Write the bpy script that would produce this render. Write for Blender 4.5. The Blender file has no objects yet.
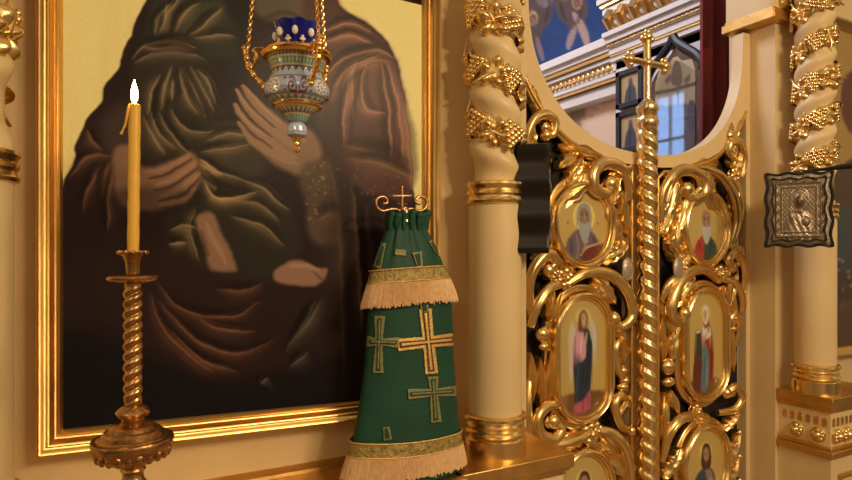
import bpy, math, random
import numpy as np
from mathutils import Vector, Matrix
from mathutils.bvhtree import BVHTree
R = random.Random(7)
PI = math.pi
C = bpy.context.scene.collection

# ------------------------------------------------------------------ camera geometry
F, CX, HZ, D, EYE = 600.0, 426.0, 252.0, 1.6, 1.5
TH = math.atan(F / (1550 - CX))
SN, CS = math.sin(TH), math.cos(TH)
def ray(px, py):
    u = (px - CX) / F
    return Vector((CS*u + SN, CS - SN*u, (HZ - py) / F))
CAM = Vector((0, -D, EYE))
def at(px, py, y):                       # point of the photo on a plane parallel to the icon wall
    r = ray(px, py); return CAM + r * ((y + D) / r.y)
def at_s(px, py, s):                     # ... on a plane across the icon wall
    r = ray(px, py); return CAM + r * (s / r.x)
def at_d(px, py, d):                     # ... at a depth from the camera
    return CAM + ray(px, py) * d
def proj(P):
    P = np.asarray(P, float)
    x, y, z = P[..., 0], P[..., 1] + D, P[..., 2] - EYE
    dep = SN*x + CS*y
    return CX + F*(CS*x - SN*y)/dep, HZ - F*z/dep

# ------------------------------------------------------------------ colours and materials
def s2l(c): return tuple(((v/255)/12.92 if v/255 <= .04045 else ((v/255+.055)/1.055)**2.4) for v in c)
TINT = (1.0, .74, .53)
def pc(r, g, b, k=1.0):                  # paint albedo that reads as this colour under the warm church lamps
    l = s2l((r, g, b)); return np.array([min(.92, l[i]/TINT[i]*k) for i in range(3)])

def mat(name, col, rough=.5, metal=0.0, bump=0, bscale=40, var=0, vscale=12, coat=0, spec=.5):
    m = bpy.data.materials.new(name); m.use_nodes = True
    nt = m.node_tree; b = nt.nodes['Principled BSDF']
    b.inputs['Base Color'].default_value = (*col, 1)
    b.inputs['Roughness'].default_value = rough
    b.inputs['Metallic'].default_value = metal
    b.inputs['Specular IOR Level'].default_value = spec
    if coat:
        b.inputs['Coat Weight'].default_value = coat; b.inputs['Coat Roughness'].default_value = .12
    tc = nt.nodes.new('ShaderNodeTexCoord')
    if var:
        n = nt.nodes.new('ShaderNodeTexNoise'); n.inputs['Scale'].default_value = vscale; n.inputs['Detail'].default_value = 5
        nt.links.new(tc.outputs['Object'], n.inputs['Vector'])
        rp = nt.nodes.new('ShaderNodeValToRGB')
        rp.color_ramp.elements[0].position = .3; rp.color_ramp.elements[1].position = .7
        rp.color_ramp.elements[0].color = (*[c*(1-var) for c in col], 1)
        rp.color_ramp.elements[1].color = (*[min(1, c*(1+var)) for c in col], 1)
        nt.links.new(n.outputs['Fac'], rp.inputs['Fac']); nt.links.new(rp.outputs['Color'], b.inputs['Base Color'])
    if bump:
        n2 = nt.nodes.new('ShaderNodeTexNoise'); n2.inputs['Scale'].default_value = bscale; n2.inputs['Detail'].default_value = 3
        nt.links.new(tc.outputs['Object'], n2.inputs['Vector'])
        bp = nt.nodes.new('ShaderNodeBump'); bp.inputs['Strength'].default_value = bump; bp.inputs['Distance'].default_value = .01
        nt.links.new(n2.outputs['Fac'], bp.inputs['Height']); nt.links.new(bp.outputs['Normal'], b.inputs['Normal'])
    return m
def paintmat(name, rough=.5, metal=0, coat=0, bump=0, bscale=300, spec=.5):      # colours painted on the mesh
    m = mat(name, (.5, .5, .5), rough, metal, bump, bscale, coat=coat, spec=spec)
    a = m.node_tree.nodes.new('ShaderNodeAttribute'); a.attribute_name = 'Col'
    m.node_tree.links.new(a.outputs['Color'], m.node_tree.nodes['Principled BSDF'].inputs['Base Color'])
    return m
def emit(name, col, s):
    m = bpy.data.materials.new(name); m.use_nodes = True; nt = m.node_tree
    nt.nodes.remove(nt.nodes['Principled BSDF'])
    e = nt.nodes.new('ShaderNodeEmission'); e.inputs[0].default_value = (*col, 1); e.inputs[1].default_value = s
    nt.links.new(e.outputs[0], nt.nodes['Material Output'].inputs[0]); return m

CREAM = mat('cream_paint', (.79, .605, .335), .42, var=.05, vscale=5, bump=.03, bscale=60)
GOLD = mat('gilding', (.86, .62, .275), .30, 1, bump=.035, bscale=45, var=.08, vscale=20)
GOLDS = mat('burnished_gilding', (.90, .655, .30), .25, 1, bump=.02, bscale=40, var=.06)
GOLDD = mat('dull_gilding', (.72, .45, .15), .42, 1, bump=.08, bscale=50, var=.15)
GOLDF = mat('frame_gilding', (.80, .52, .19), .34, 1, bump=.05, bscale=30, var=.12, vscale=8)
BRASS = mat('aged_brass', (.50, .28, .115), .27, 1, bump=.08, bscale=120, var=.22, vscale=60)
LGOLD = mat('lamp_gilding', (.95, .55, .17), .18, 1, bump=.06, bscale=200)
WAX = mat('yellow_wax', (.80, .47, .07), .4, bump=.05, bscale=80)
WAX.node_tree.nodes['Principled BSDF'].inputs['Subsurface Weight'].default_value = .25
WAX.node_tree.nodes['Principled BSDF'].inputs['Subsurface Radius'].default_value = (.01, .006, .002)
BLACK = mat('black_wood', (.012, .008, .006), .36, bump=.03, spec=.4)
SILVER = paintmat('chased_silver', .34, .75, bump=.10, bscale=240)
SILV = mat('filigree_silver', (.30, .25, .19), .34, .85, bump=.35, bscale=260, var=.25, vscale=150)
BLUEG = mat('cobalt_glass', (.012, .018, .36), .09, coat=.8)
BLUEG.node_tree.nodes['Principled BSDF'].inputs['Transmission Weight'].default_value = .35
PEARL = mat('pearl_glass', (.85, .80, .72), .12)
GREEN = mat('green_brocade', (.003, .062, .036), .62, bump=.15, bscale=160, var=.16, vscale=9)
BRAID = mat('gold_braid', (.40, .30, .105), .5, .35, bump=.6, bscale=130, var=.4, vscale=70)
FRINGE = mat('straw_fringe', (.78, .53, .29), .6, .05, var=.12, vscale=90)
EMBR = mat('gold_embroidery', (.82, .54, .19), .42, .55, bump=.3, bscale=400, var=.15, vscale=60)
EMBD = mat('olive_embroidery', (.27, .27, .115), .5, .35, bump=.3, bscale=400, var=.2, vscale=60)
EMBK = mat('dark_stitching', (.10, .055, .02), .6)
COPPER = mat('coppery_metal', (.62, .36, .19), .3, 1, bump=.1, bscale=150)
VOID = mat('dark_backing', (.012, .008, .006), .8)
REDC = mat('red_curtain', (.16, .012, .016), .75, var=.2, vscale=6)
STONE = mat('pale_plaster', (.80, .76, .74), .55, var=.04, vscale=3)
PLASTER = mat('warm_plaster', (.80, .62, .46), .6, var=.06, vscale=3)
NAVY = mat('dark_wood_navy', (.022, .024, .035), .4)
WOODB = mat('brown_wood', (.13, .06, .035), .45, var=.3, vscale=20)
GLASS = mat('icon_glass', (1, 1, 1), .03)
GLASS.node_tree.nodes['Principled BSDF'].inputs['Transmission Weight'].default_value = 1
GLASS.node_tree.nodes['Principled BSDF'].inputs['IOR'].default_value = 1.5
FLOORM = mat('stone_floor', (.30, .20, .13), .35, var=.2, vscale=4)
PAINT = paintmat('oil_paint', .30, spec=.10, bump=.02, bscale=250)
PAINTM = paintmat('icon_paint', .4)
ENAMEL = paintmat('cloisonne_enamel', .22, .15, coat=.4)
MURAL = paintmat('mural_paint', .7)

# ------------------------------------------------------------------ mesh builder
class MB:
    def __init__(s): s.v = []; s.f = []
    def add(s, v, f):
        o = len(s.v); s.v += [tuple(p) for p in v]; s.f += [tuple(i+o for i in q) for q in f]; return s
    def box(s, a, b):
        x0, y0, z0 = a; x1, y1, z1 = b
        return s.add([(x0,y0,z0),(x1,y0,z0),(x1,y1,z0),(x0,y1,z0),(x0,y0,z1),(x1,y0,z1),(x1,y1,z1),(x0,y1,z1)],
                     [(0,3,2,1),(4,5,6,7),(0,1,5,4),(1,2,6,5),(2,3,7,6),(3,0,4,7)])
    def grid(s, P, closed_u=False, closed_v=False, flip=False):      # P[i][j]
        n, m = len(P), len(P[0]); v = [p for row in P for p in row]; f = []
        for i in range(n if closed_u else n-1):
            for j in range(m if closed_v else m-1):
                a, b, c, d = i*m+j, i*m+(j+1)%m, ((i+1)%n)*m+(j+1)%m, ((i+1)%n)*m+j
                f.append((a, d, c, b) if flip else (a, b, c, d))
        return s.add(v, f)
    def lathe(s, prof, c=(0,0,0), n=32, cap=True, sq=None):          # prof [(r,z)] from the bottom up
        P = [[(c[0]+r*math.cos(2*PI*k/n), c[1]+r*math.sin(2*PI*k/n), c[2]+z) for k in range(n)] for r, z in prof]
        s.grid(P, closed_v=True)
        if cap:
            o = len(s.v)
            s.add(P[0], [tuple(reversed(range(n)))]); s.add(P[-1], [tuple(range(n))])
        return s
    def tube(s, pts, rad, n=10, flat=1.0, nrm=None, caps=True, closed=False):
        pts = [Vector(p) for p in pts]; N = len(pts)
        if not hasattr(rad, '__len__'): rad = [rad]*N
        rows = []; up = Vector(nrm) if nrm else None
        for i, p in enumerate(pts):
            if closed: t = pts[(i+1) % N] - pts[i-1]
            else: t = pts[min(i+1, N-1)] - pts[max(i-1, 0)]
            t.normalize()
            if nrm: b = Vector(nrm)
            else:
                if up is None: up = Vector((0,0,1)) if abs(t.z) < .9 else Vector((1,0,0))
                b = up
            a = b.cross(t)
            if a.length < 1e-6: a = t.orthogonal()
            a.normalize(); b = t.cross(a).normalized()
            if not nrm: up = b
            rows.append([p + a*rad[i]*math.cos(2*PI*k/n) + b*rad[i]*flat*math.sin(2*PI*k/n) for k in range(n)])
        s.grid(rows, closed_u=closed, closed_v=True)
        if caps and not closed:
            s.add(rows[0], [tuple(reversed(range(n)))]); s.add(rows[-1], [tuple(range(n))])
        return s
    def ball(s, c, r, n=12, m=8, sc=(1,1,1)):
        P = [[(c[0]+sc[0]*r*math.sin(PI*i/m)*math.cos(2*PI*k/n), c[1]+sc[1]*r*math.sin(PI*i/m)*math.sin(2*PI*k/n), c[2]-sc[2]*r*math.cos(PI*i/m)) for k in range(n)] for i in range(m+1)]
        return s.grid(P, closed_v=True)
    def prism(s, poly, ext):                                          # poly of 3-D points, extruded by a vector
        e = Vector(ext); n = len(poly); a = [Vector(p) for p in poly]; b = [p+e for p in a]
        return s.add(a+b, [tuple(range(n)), tuple(reversed(range(n, 2*n)))] + [(i, n+i, n+(i+1)%n, (i+1)%n) for i in range(n)])
    def build(s, name, m, parent=None, local=False, smooth=35, col=None, bevel=0, fix=True):
        me = bpy.data.meshes.new(name)
        off = root_loc(parent) if (parent and not local) else Vector((0,0,0))
        me.from_pydata([(p[0]-off.x, p[1]-off.y, p[2]-off.z) for p in s.v], [], s.f)
        if col is not None:
            a = me.color_attributes.new('Col', 'FLOAT_COLOR', 'POINT')
            c = np.ones((len(s.v), 4), np.float32); c[:, :3] = np.asarray(col).reshape(-1, 3)
            a.data.foreach_set('color', c.ravel())
        else:
            import bmesh
            bm = bmesh.new(); bm.from_mesh(me); bmesh.ops.remove_doubles(bm, verts=bm.verts, dist=1e-6)
            if fix: bmesh.ops.recalc_face_normals(bm, faces=bm.faces)
            bm.to_mesh(me); bm.free()
        if smooth:
            me.polygons.foreach_set('use_smooth', [True]*len(me.polygons)); me.set_sharp_from_angle(angle=math.radians(smooth))
        me.materials.append(m)
        o = bpy.data.objects.new(name, me); C.objects.link(o)
        if parent: o.parent = parent
        if bevel:
            b = o.modifiers.new('bevel', 'BEVEL'); b.width = bevel; b.segments = 2; b.limit_method = 'ANGLE'
        return o
def root_loc(o):
    v = Vector(o.location)
    while o.parent: o = o.parent; v += Vector(o.location)
    return v
def thing(name, label, cat, loc=(0,0,0), rot=(0,0,0), group=None):
    o = bpy.data.objects.new(name, None); C.objects.link(o); o.location = loc; o.rotation_euler = rot
    o.empty_display_size = .05
    return tag(o, label, cat, group)
def tag(o, label, cat, group=None):
    o['label'] = label; o['category'] = cat
    if group: o['group'] = group
    return o
def struct(o): o['kind'] = 'structure'; return o
def copy_tree(o, parent=None):
    c = o.copy(); C.objects.link(c)
    if parent: c.parent = parent
    for ch in list(o.children): copy_tree(ch, c)
    return c
def inst(src, name, parent, loc, rot, sc=1):         # another piece with the same mesh
    o = bpy.data.objects.new(name, src); C.objects.link(o); o.parent = parent
    o.matrix_basis = Matrix.Translation(loc) @ rot.to_4x4() @ Matrix.Scale(sc, 4); return o

# ------------------------------------------------------------------ brush library: paints colours on mesh points
def cr(pts, n=6, closed=False):                       # Catmull-Rom through points
    P = [np.array(p, float) for p in pts]; N = len(P); out = []
    for i in range(N if closed else N-1):
        g = (lambda k: P[k % N]) if closed else (lambda k: P[min(max(k, 0), N-1)])
        a, b, c, d = g(i-1), g(i), g(i+1), g(i+2)
        for k in range(n):
            t = k/n; out.append(.5*((2*b)+(c-a)*t+(2*a-5*b+4*c-d)*t*t+(3*b-a-3*c+d)*t**3))
    if not closed: out.append(P[-1])
    return np.array(out)
class Canvas:
    def __init__(s, X, Y, base):
        s.X = np.asarray(X, float).ravel(); s.Y = np.asarray(Y, float).ravel()
        s.c = np.tile(np.asarray(base, float), (len(s.X), 1))
    def mix(s, idx, a, col): s.c[idx] = s.c[idx]*(1-a[:, None]) + np.asarray(col)*a[:, None]
    def _near(s, P, m):
        return np.nonzero((s.X > P[:,0].min()-m) & (s.X < P[:,0].max()+m) & (s.Y > P[:,1].min()-m) & (s.Y < P[:,1].max()+m))[0]
    def _dist(s, idx, P, closed, W=None):
        x, y = s.X[idx], s.Y[idx]; best = np.full(len(idx), 1e9); bw = np.ones(len(idx)); n = len(P)
        for i in range(n if closed else n-1):
            a, b = P[i], P[(i+1) % n]; d = b-a; L = d@d + 1e-12
            t = np.clip(((x-a[0])*d[0]+(y-a[1])*d[1])/L, 0, 1)
            q = np.hypot(x-a[0]-t*d[0], y-a[1]-t*d[1])
            if W is not None:
                w = W[i]+(W[(i+1) % n]-W[i])*t; k = q/np.maximum(w, 1e-6)
                u = k < best; best[u] = k[u]; bw[u] = w[u]
            else: best = np.minimum(best, q)
        return best
    def fill(s, pts, col, soft=2.0, alpha=1.0, smooth=True):
        P = cr(pts, 5, True) if smooth else np.array(pts, float)
        idx = s._near(P, soft*2)
        if not len(idx): return
        x, y = s.X[idx], s.Y[idx]; ins = np.zeros(len(idx), bool); n = len(P)
        for i in range(n):
            (x0, y0), (x1, y1) = P[i], P[(i+1) % n]
            c = ((y0 > y) != (y1 > y)); ins ^= c & (x < (x1-x0)*(y-y0)/(y1-y0+1e-12)+x0)
        d = s._dist(idx, P, True) * np.where(ins, 1, -1)
        a = np.clip(.5+d/soft/2, 0, 1); a = a*a*(3-2*a)*alpha
        s.mix(idx, a, col)
    def stroke(s, pts, w, col, alpha=1.0, smooth=True, taper=True, hard=.5):
        P = cr(pts, 6) if smooth else np.array(pts, float); n = len(P)
        W = np.full(n, float(w))
        if taper: W *= .25+.75*np.sin(PI*np.linspace(.04, .96, n))**.7
        idx = s._near(P, w*1.2)
        if not len(idx): return
        k = s._dist(idx, P, False, W)
        a = np.clip((1-k)/(1-hard), 0, 1); a = a*a*(3-2*a)*alpha
        s.mix(idx, a, col)
    def fold(s, pts, w, light, dark, alpha=1.0):      # a painted fold: crest, slow fall of tone on one side, dark hollow on the other
        P = cr(pts, 8); n = len(P); idx = s._near(P, w*6)
        if not len(idx): return
        x, y = s.X[idx], s.Y[idx]; best = np.full(len(idx), 1e9); sd = np.zeros(len(idx)); tt = np.zeros(len(idx))
        for i in range(n-1):
            a, b = P[i], P[i+1]; d = b-a; L = d@d+1e-12
            t = np.clip(((x-a[0])*d[0]+(y-a[1])*d[1])/L, 0, 1); ex, ey = x-a[0]-t*d[0], y-a[1]-t*d[1]
            q = np.hypot(ex, ey); u = q < best; best[u] = q[u]; sd[u] = (np.sign(d[0]*ey-d[1]*ex)*q)[u]; tt[u] = ((i+t)/(n-1))[u]
        tap = np.sin(PI*np.clip(tt*.94+.03, 0, 1))**.9; W = w*(.30+.70*tap)
        k = sd/W
        lo = np.where(k > 0, np.exp(-(k/1.5)**2)*.0+np.exp(-k/1.4), np.exp(-(k/.45)**2)) * tap * alpha
        da = np.exp(-((k+1.9)/1.1)**2) * tap * alpha
        s.mix(idx, np.clip(da*.75, 0, 1), dark); s.mix(idx, np.clip(lo*.78, 0, 1), light)
        s.mix(idx, np.clip(np.exp(-(k/.30)**2)*tap*alpha*.55, 0, 1), np.minimum(np.asarray(light)*1.5, .9))
    def spot(s, x, y, rx, ry, col, alpha=1.0, hard=.5):
        k = np.hypot((s.X-x)/rx, (s.Y-y)/ry); idx = np.nonzero(k < 1)[0]
        a = np.clip((1-k[idx])/(1-hard+1e-9), 0, 1); a = a*a*(3-2*a)*alpha
        s.mix(idx, a, col)
    def grain(s, amt, seed=1):
        g = np.random.default_rng(seed); s.c *= (1+amt*(g.random((len(s.X), 1))-.5))

# ================================================================== THE SETTING
OL, OR = 1.231, 2.59        # gate opening
GY = .135                   # gate plane
LZ = .905                   # ledge and plinth height
struct(MB().box((-2.2,-4,-.05), (4.9,4.6,0)).build('floor', FLOORM, smooth=0))
w = MB()
w.box((-2.2,0,0), (OL,.22,3.4)); w.box((OR,0,0), (4.9,.22,3.4)); w.box((OL,0,3.0), (OR,.22,3.4))
struct(w.build('wall_front', CREAM, smooth=0))
# altar room behind the gates
SW = 3.2
struct(MB().box((SW+.12,.22,0), (SW+.3,4.6,3.0)).build('wall_right', PLASTER, smooth=0))
struct(MB().box((-.3,4.4,0), (SW+.3,4.6,5.2)).build('wall_back', PLASTER, smooth=0))
wl = MB()
WY0, WY1, WZ0, WZ1 = 3.12, 3.58, 2.55, 3.40
for a, b in (((-.3,.22,0),(-.1,WY0,5.2)), ((-.3,WY1,0),(-.1,4.4,5.2)), ((-.3,WY0,0),(-.1,WY1,WZ0)), ((-.3,WY0,WZ1),(-.1,WY1,5.2))): wl.box(a, b)
struct(wl.build('wall_left', PLASTER, smooth=0))
struct(MB().box((-.3,.10,3.4), (SW+.3,.22,5.2)).build('wall_upper', PLASTER, smooth=0))
# painted vault that rises from the altar wall and leans over the room
V0, V1 = Vector((SW+.14, .22, 2.96)), Vector((SW-1.9, .22, 4.9))
n, mrows = 300, 150
P = []
for j in range(mrows+1):
    q = j/mrows; base = V0.lerp(V1, q) + Vector((.42, 0, .30))*math.sin(PI*q)*.5
    P.append([(base.x, .22+4.2*i/n, base.z) for i in range(n+1)])
A = np.array(P); X, Y = proj(A)
cv = Canvas(X, Y, s2l((38, 74, 132)))
def mc(*a): return np.array(s2l(a))
for k in range(60): cv.spot(R.uniform(520,620), R.uniform(-40,80), R.uniform(4,14), R.uniform(3,10), mc(*R.choice([(30,62,118),(48,86,146),(34,66,120)])), .4, 0)
for pts, c in (([(521,-10),(530,-6),(540,2),(552,-4),(553,10),(549,24),(544,29),(541,38),(538,50),(533,42),(528,30),(522,10)], (92,80,82)),
               ([(552,-10),(575,-12),(586,2),(588,12),(582,26),(576,32),(571,34),(567,24),(560,20),(556,10)], (98,84,84)),
               ([(536,-20),(556,-14),(552,2),(544,8),(536,0)], (122,112,118))):
    cv.fill(pts, mc(*c), 1.6)
cv.stroke([(574,14),(580,24),(585,36),(587,46)], 5.5, mc(188,160,148)); cv.stroke([(575,28),(571,38),(568,48)], 4.5, mc(176,152,150))
cv.stroke([(537,38),(540,50),(543,60)], 3.5, mc(140,120,124)); cv.stroke([(549,-4),(548,10),(545,22)], 2.5, mc(60,52,60), .7)
cv.stroke([(560,2),(563,14),(566,20)], 2.5, mc(60,50,56), .7); cv.stroke([(582,4),(580,16),(576,24)], 3, mc(70,58,62), .7)
for x, y in ((533,18),(577,2)):
    cv.spot(x, y, 6, 9, mc(206,170,130), 1, .6); cv.spot(x, y+1, 4.4, 6.4, mc(112,84,74), 1, .6); cv.spot(x, y+1.5, 2.6, 4, mc(158,116,96), 1, .4)
cv.spot(546, 4, 4, 5, mc(150,140,150), .7, .2); cv.spot(564, -2, 5, 5, mc(140,128,132), .7, .2)
MBv = MB().grid(P); struct(MBv.build('ceiling', MURAL, col=cv.c))
# cornices of the altar wall
def run(prof, y0, y1, m, parent=None, name='band'):            # profile in (s, z) run along y
    return MB().prism([(s, y0, z) for s, z in prof], (0, y1-y0, 0))
def cornice(name, s0, y0, y1, zs, ps, golds, m=STONE):
    mb = MB(); prof = [(s0+.12, zs[0])]
    for z, z2, p in zip(zs, zs[1:], ps): prof += [(s0-p, z), (s0-p, z2)]
    prof += [(s0+.12, zs[-1])]
    mb.prism([(s, y0, z) for s, z in prof], (0, y1-y0, 0))
    o = struct(mb.build(name, m, smooth=0))
    g = MB()
    for z, z2, p, tooth in golds:
        if tooth:
            k = y0
            while k < y1-tooth*.5:
                g.ball((s0-p, k+tooth*.5, (z+z2)/2), (z2-z)*.5, 8, 6, (.5, tooth*.42/((z2-z)*.5), 1)); k += tooth
        g.box((s0-p-.004, y0, z+(z2-z)*(.3 if tooth else 0)), (s0-p+.03, y1, z2-(z2-z)*(.3 if tooth else 0)))
    g.build('gilt_moulding', GOLDS, o)
    return o
cornice('trim_1', SW, 1.32, 4.4, [2.63,2.71,2.735,2.765,2.835,2.865,2.895,2.93,2.985], [.0,.025,.045,.05,.085,.10,.125,.16],
        [(2.71,2.733,.03,0), (2.768,2.832,.055,.05), (2.865,2.893,.105,0)])
S2 = 2.97
struct(MB().box((S2,.22,0), (SW+.12,1.30,2.75)).build('wall_pier', STONE, smooth=0))
cornice('trim_2', S2, .25, 1.33, [2.70,2.755,2.80,2.84,2.865,2.90,2.93], [.0,.02,.035,.05,.075,.10],
        [(2.785,2.80,.025,0), (2.842,2.864,.055,.032)])
g = MB().box((S2-.02,.25,2.93), (SW+.1,1.33,3.35)); gs = struct(g.build('trim_3', STONE, smooth=0))
for zz, pp in ((3.02,.03),(3.09,.06),(3.16,.09),(3.23,.12)):
    MB().box((S2-.02-pp,.25,zz+.02), (S2,1.33+pp*.6,zz+.042)).build('gilt_moulding', GOLDS, gs, smooth=0)
    MB().box((S2-.04-pp,.25,zz+.042), (S2,1.33+pp*.8,zz+.075)).build('band', STONE, gs, smooth=0)
for k in range(9):                                                   # gilded corbels along the top
    y = .42+k*.105; cb = MB()
    cb.tube([(S2-.02,y,2.945),(S2-.09,y,2.96),(S2-.12,y,3.0),(S2-.10,y,3.04),(S2-.03,y,3.06)], [.022,.03,.034,.03,.02], 8)
    cb.ball((S2-.07,y,2.955), .026, 8, 6)
    cb.build('corbel', GOLDD if k % 2 else GOLDS, gs)
# painted arch on the altar wall
Pw = [[(SW+.118, .9+2.6*i/60, 1.2+1.45*j/60) for i in range(61)] for j in range(61)]
A = np.array(Pw); X, Y = proj(A); cv = Canvas(X, Y, (.80,.60,.44))
cv.fill([(560,80),(600,80),(596,97),(588,106),(584,122),(582,160),(540,160),(540,100)], mc(150,140,108), 1.2, smooth=False)
cv.stroke([(583,150),(585,122),(591,106),(602,98),(625,92)], 3, mc(228,190,158), 1, taper=False); cv.stroke([(587,150),(589,124),(595,110),(606,102),(625,97)], 1, mc(200,150,120), .7, taper=False)
cv.stroke([(571,95),(573,112)], 1.2, mc(112,106,84), .7)
struct(MB().grid(Pw, flip=True).build('wall_painting', MURAL, col=cv.c))
# altar window, high on the left
wf = MB()
for y0, y1, z0, z1 in ((WY0,WY0+.03,WZ0,WZ1),(WY1-.03,WY1,WZ0,WZ1),(WY0,WY1,WZ0,WZ0+.03),(WY0,WY1,WZ1-.03,WZ1),((WY0+WY1)/2-.015,(WY0+WY1)/2+.015,WZ0,WZ1),(WY0,WY1,WZ0+.28,WZ0+.31)): wf.box((-.20,y0,z0),(-.14,y1,z1))
wf = struct(wf.build('window_1', STONE, smooth=0))
MB().box((-.18,WY0,WZ0), (-.17,WY1,WZ1)).build('pane', emit('daylight_glass', (.34,.54,1.0), 6), wf, smooth=0)
# ledge under the great icon, skirting moulding
lb = MB()
lb.prism([(-.10,0,LZ-.14),(-.10,-.17,LZ-.12),(-.10,-.20,LZ-.075),(-.10,-.245,LZ-.05),(-.10,-.262,LZ-.04),(-.10,-.262,LZ-.006),(-.10,-.256,LZ),(-.10,0,LZ)], (.94,0,0))
struct(lb.build('trim_4', GOLDD, bevel=.002))
lb = MB(); lb.prism([(-.10,0,LZ),(-.10,-.022,LZ),(-.10,-.020,LZ+.008),(-.10,-.010,LZ+.014),(-.10,0,LZ+.02)], (.94,0,0))
struct(lb.build('baseboard_front', GOLDD, smooth=0))
struct(MB().box((-.1,-.15,0), (.84,0,LZ-.14)).build('wall_base', CREAM, smooth=0))
# impost on the right jamb
ip = MB()
ip.box((OR-.055,-.02,2.545),(OR+.30,.20,3.0))
o = struct(ip.build('trim_5', CREAM, bevel=.004))
g = MB(); g.box((OR-.072,-.04,2.505),(OR+.32,.21,2.545)); g.box((OR-.060,-.028,2.545),(OR+.31,.203,2.56)); g.build('gilt_edge', GOLDD, o, bevel=.004)
g = MB()
for k in range(5): g.ball((OR+.015+.05*k, -.03, 2.60+.02*(k % 2)), .03, 8, 6, (.9,.6,1.6))
for k in range(5): g.tube([(OR+.02+.05*k,-.03,2.66),(OR+.01+.05*k,-.06,2.72),(OR+.03+.05*k,-.04,2.77)], [.02,.022,.008], 8)
g.build('gilt_leaf_band', GOLD, o)

# ================================================================== GREAT ICON
def profile_frame(mb, q, prof):          # q: 4 corners (x,z) inner BL,BR,TR,TL; prof (outward w, y)
    sg = [(-1,-1),(1,-1),(1,1),(-1,1)]
    rows = [[(q[k][0]+sg[k][0]*w_, y_, q[k][1]+sg[k][1]*w_) for k in range(4)] for w_, y_ in prof]
    v = [p for r in rows for p in r]; f = []
    for i in range(len(rows)-1):
        for k in range(4): f.append((i*4+k, i*4+(k+1)%4, (i+1)*4+(k+1)%4, (i+1)*4+k))
    return mb.add(v, f)
ic = thing('icon_painting', 'huge gilt-framed painting of a dark-robed mother and child behind the lit candle', 'icon', (.365,-.001,1.02))
xl, xr, zt = -.087, .826, 2.25; zbl, zbr = 1.100, 1.076
profile_frame(MB(), [(xl,zbl),(xr,zbr),(xr,zt),(xl,zt)],
    [(-.004,-.028),(0,-.036),(.003,-.040),(.006,-.038),(.008,-.040),(.009,-.046),(.012,-.048),(.014,-.045),(.020,-.054),(.021,-.060),(.024,-.062),(.027,-.059),(.029,-.055),(.034,-.058),(.037,-.066),(.040,-.068),(.043,-.066),(.045,-.060),(.048,-.050),(.049,-.002)]).build('frame', GOLDF, ic, smooth=50)
nx, nz = 340, 430
PP = [[(xl-.003+(xr-xl+.006)*i/nx, -.030, (zbl+(zbr-zbl)*i/nx-.003)+(zt-zbl+.006)*j/nz) for i in range(nx+1)] for j in range(nz+1)]
A = np.array(PP); X, Y = proj(A)
X, Y = X+.7*np.sin(Y*.17+1.3*np.sin(X*.11))+.22*np.sin(Y*.53+X*.31), Y+.7*np.sin(X*.15+1.1*np.sin(Y*.13))+.22*np.sin(X*.47-Y*.37)   # unsteady hand
cv = Canvas(X, Y, pc(230,194,124))
rob = [(152,-60),(149,-12),(146,0),(140,12),(133,25),(132,35),(127,42),(120,58),(119,66),(112,76),(104,88),(102,100),(92,112),(81,130),(75,145),(75,158),(66,175),(62,190),(59,205),(56,300),(56,450),(430,440),(432,330),(419,240),(414,190),(411,150),(408,120),(404,90),(396,58),(384,38),(366,22),(345,10),(337,0),(330,-20),(320,-80)]
cv.fill(rob, pc(54,36,31), 1.2)
JR = random.Random(21)
def st(pts, w, c, a=.7, hard=.1):
    lum = sum(c)
    if lum > 215:                     # a lit fold
        lt, dk = pc(*[v*1.16 for v in c]), pc(*[v*.26 for v in c])
        cv.fold(pts, w*1.25, lt, dk, min(1, a*1.15))
        for k in range(2):
            d1, d2 = JR.uniform(-7,7), JR.uniform(-6,6); m = len(pts)
            q = [(x+d1*(.4+.6*i/m)+JR.uniform(-1.5,1.5), y+d2*(.4+.6*i/m)+JR.uniform(-1.5,1.5)) for i, (x, y) in enumerate(pts)]
            cv.fold(q, w*.75, pc(*[v*.80 for v in c]), pc(*[v*.30 for v in c]), a*.55)
    else: cv.stroke(pts, w*1.5, pc(*c), a, hard=0)
# maroon mantle on the right
cv.fill([(285,-40),(325,-40),(340,5),(366,24),(384,40),(396,60),(404,92),(409,130),(412,190),(400,200),(345,180),(322,130),(318,90),(330,55),(300,25)], pc(92,58,47), 5)
cv.fill([(322,110),(345,105),(345,150),(335,175),(318,160)], pc(70,46,40), 8, .8)
cv.fill([(360,60),(385,58),(392,100),(388,116),(368,112),(358,90)], pc(112,70,54), 6, .8)
for p in ([(324,30),(350,24),(372,32)], [(318,44),(348,36),(380,46)], [(326,74),(346,58),(376,50),(394,58)], [(330,102),(345,76),(370,62),(393,62)],
          [(333,88),(352,66),(380,56)], [(343,146),(345,108),(350,80),(356,62)], [(404,160),(398,104),(386,62)], [(391,168),(389,112),(381,66)], [(356,60),(352,90),(354,120)],
          [(366,60),(361,92),(368,110),(386,114)], [(404,100),(409,150),(412,190)]):
    st(p, 2.6, (156,104,76), .62)
for p in ([(330,66),(350,50),(378,44)], [(338,110),(348,84),(364,68)], [(394,150),(392,104),(384,66)], [(350,150),(353,110),(362,70)]): st(p, 3.4, (58,36,32), .6)
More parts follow.
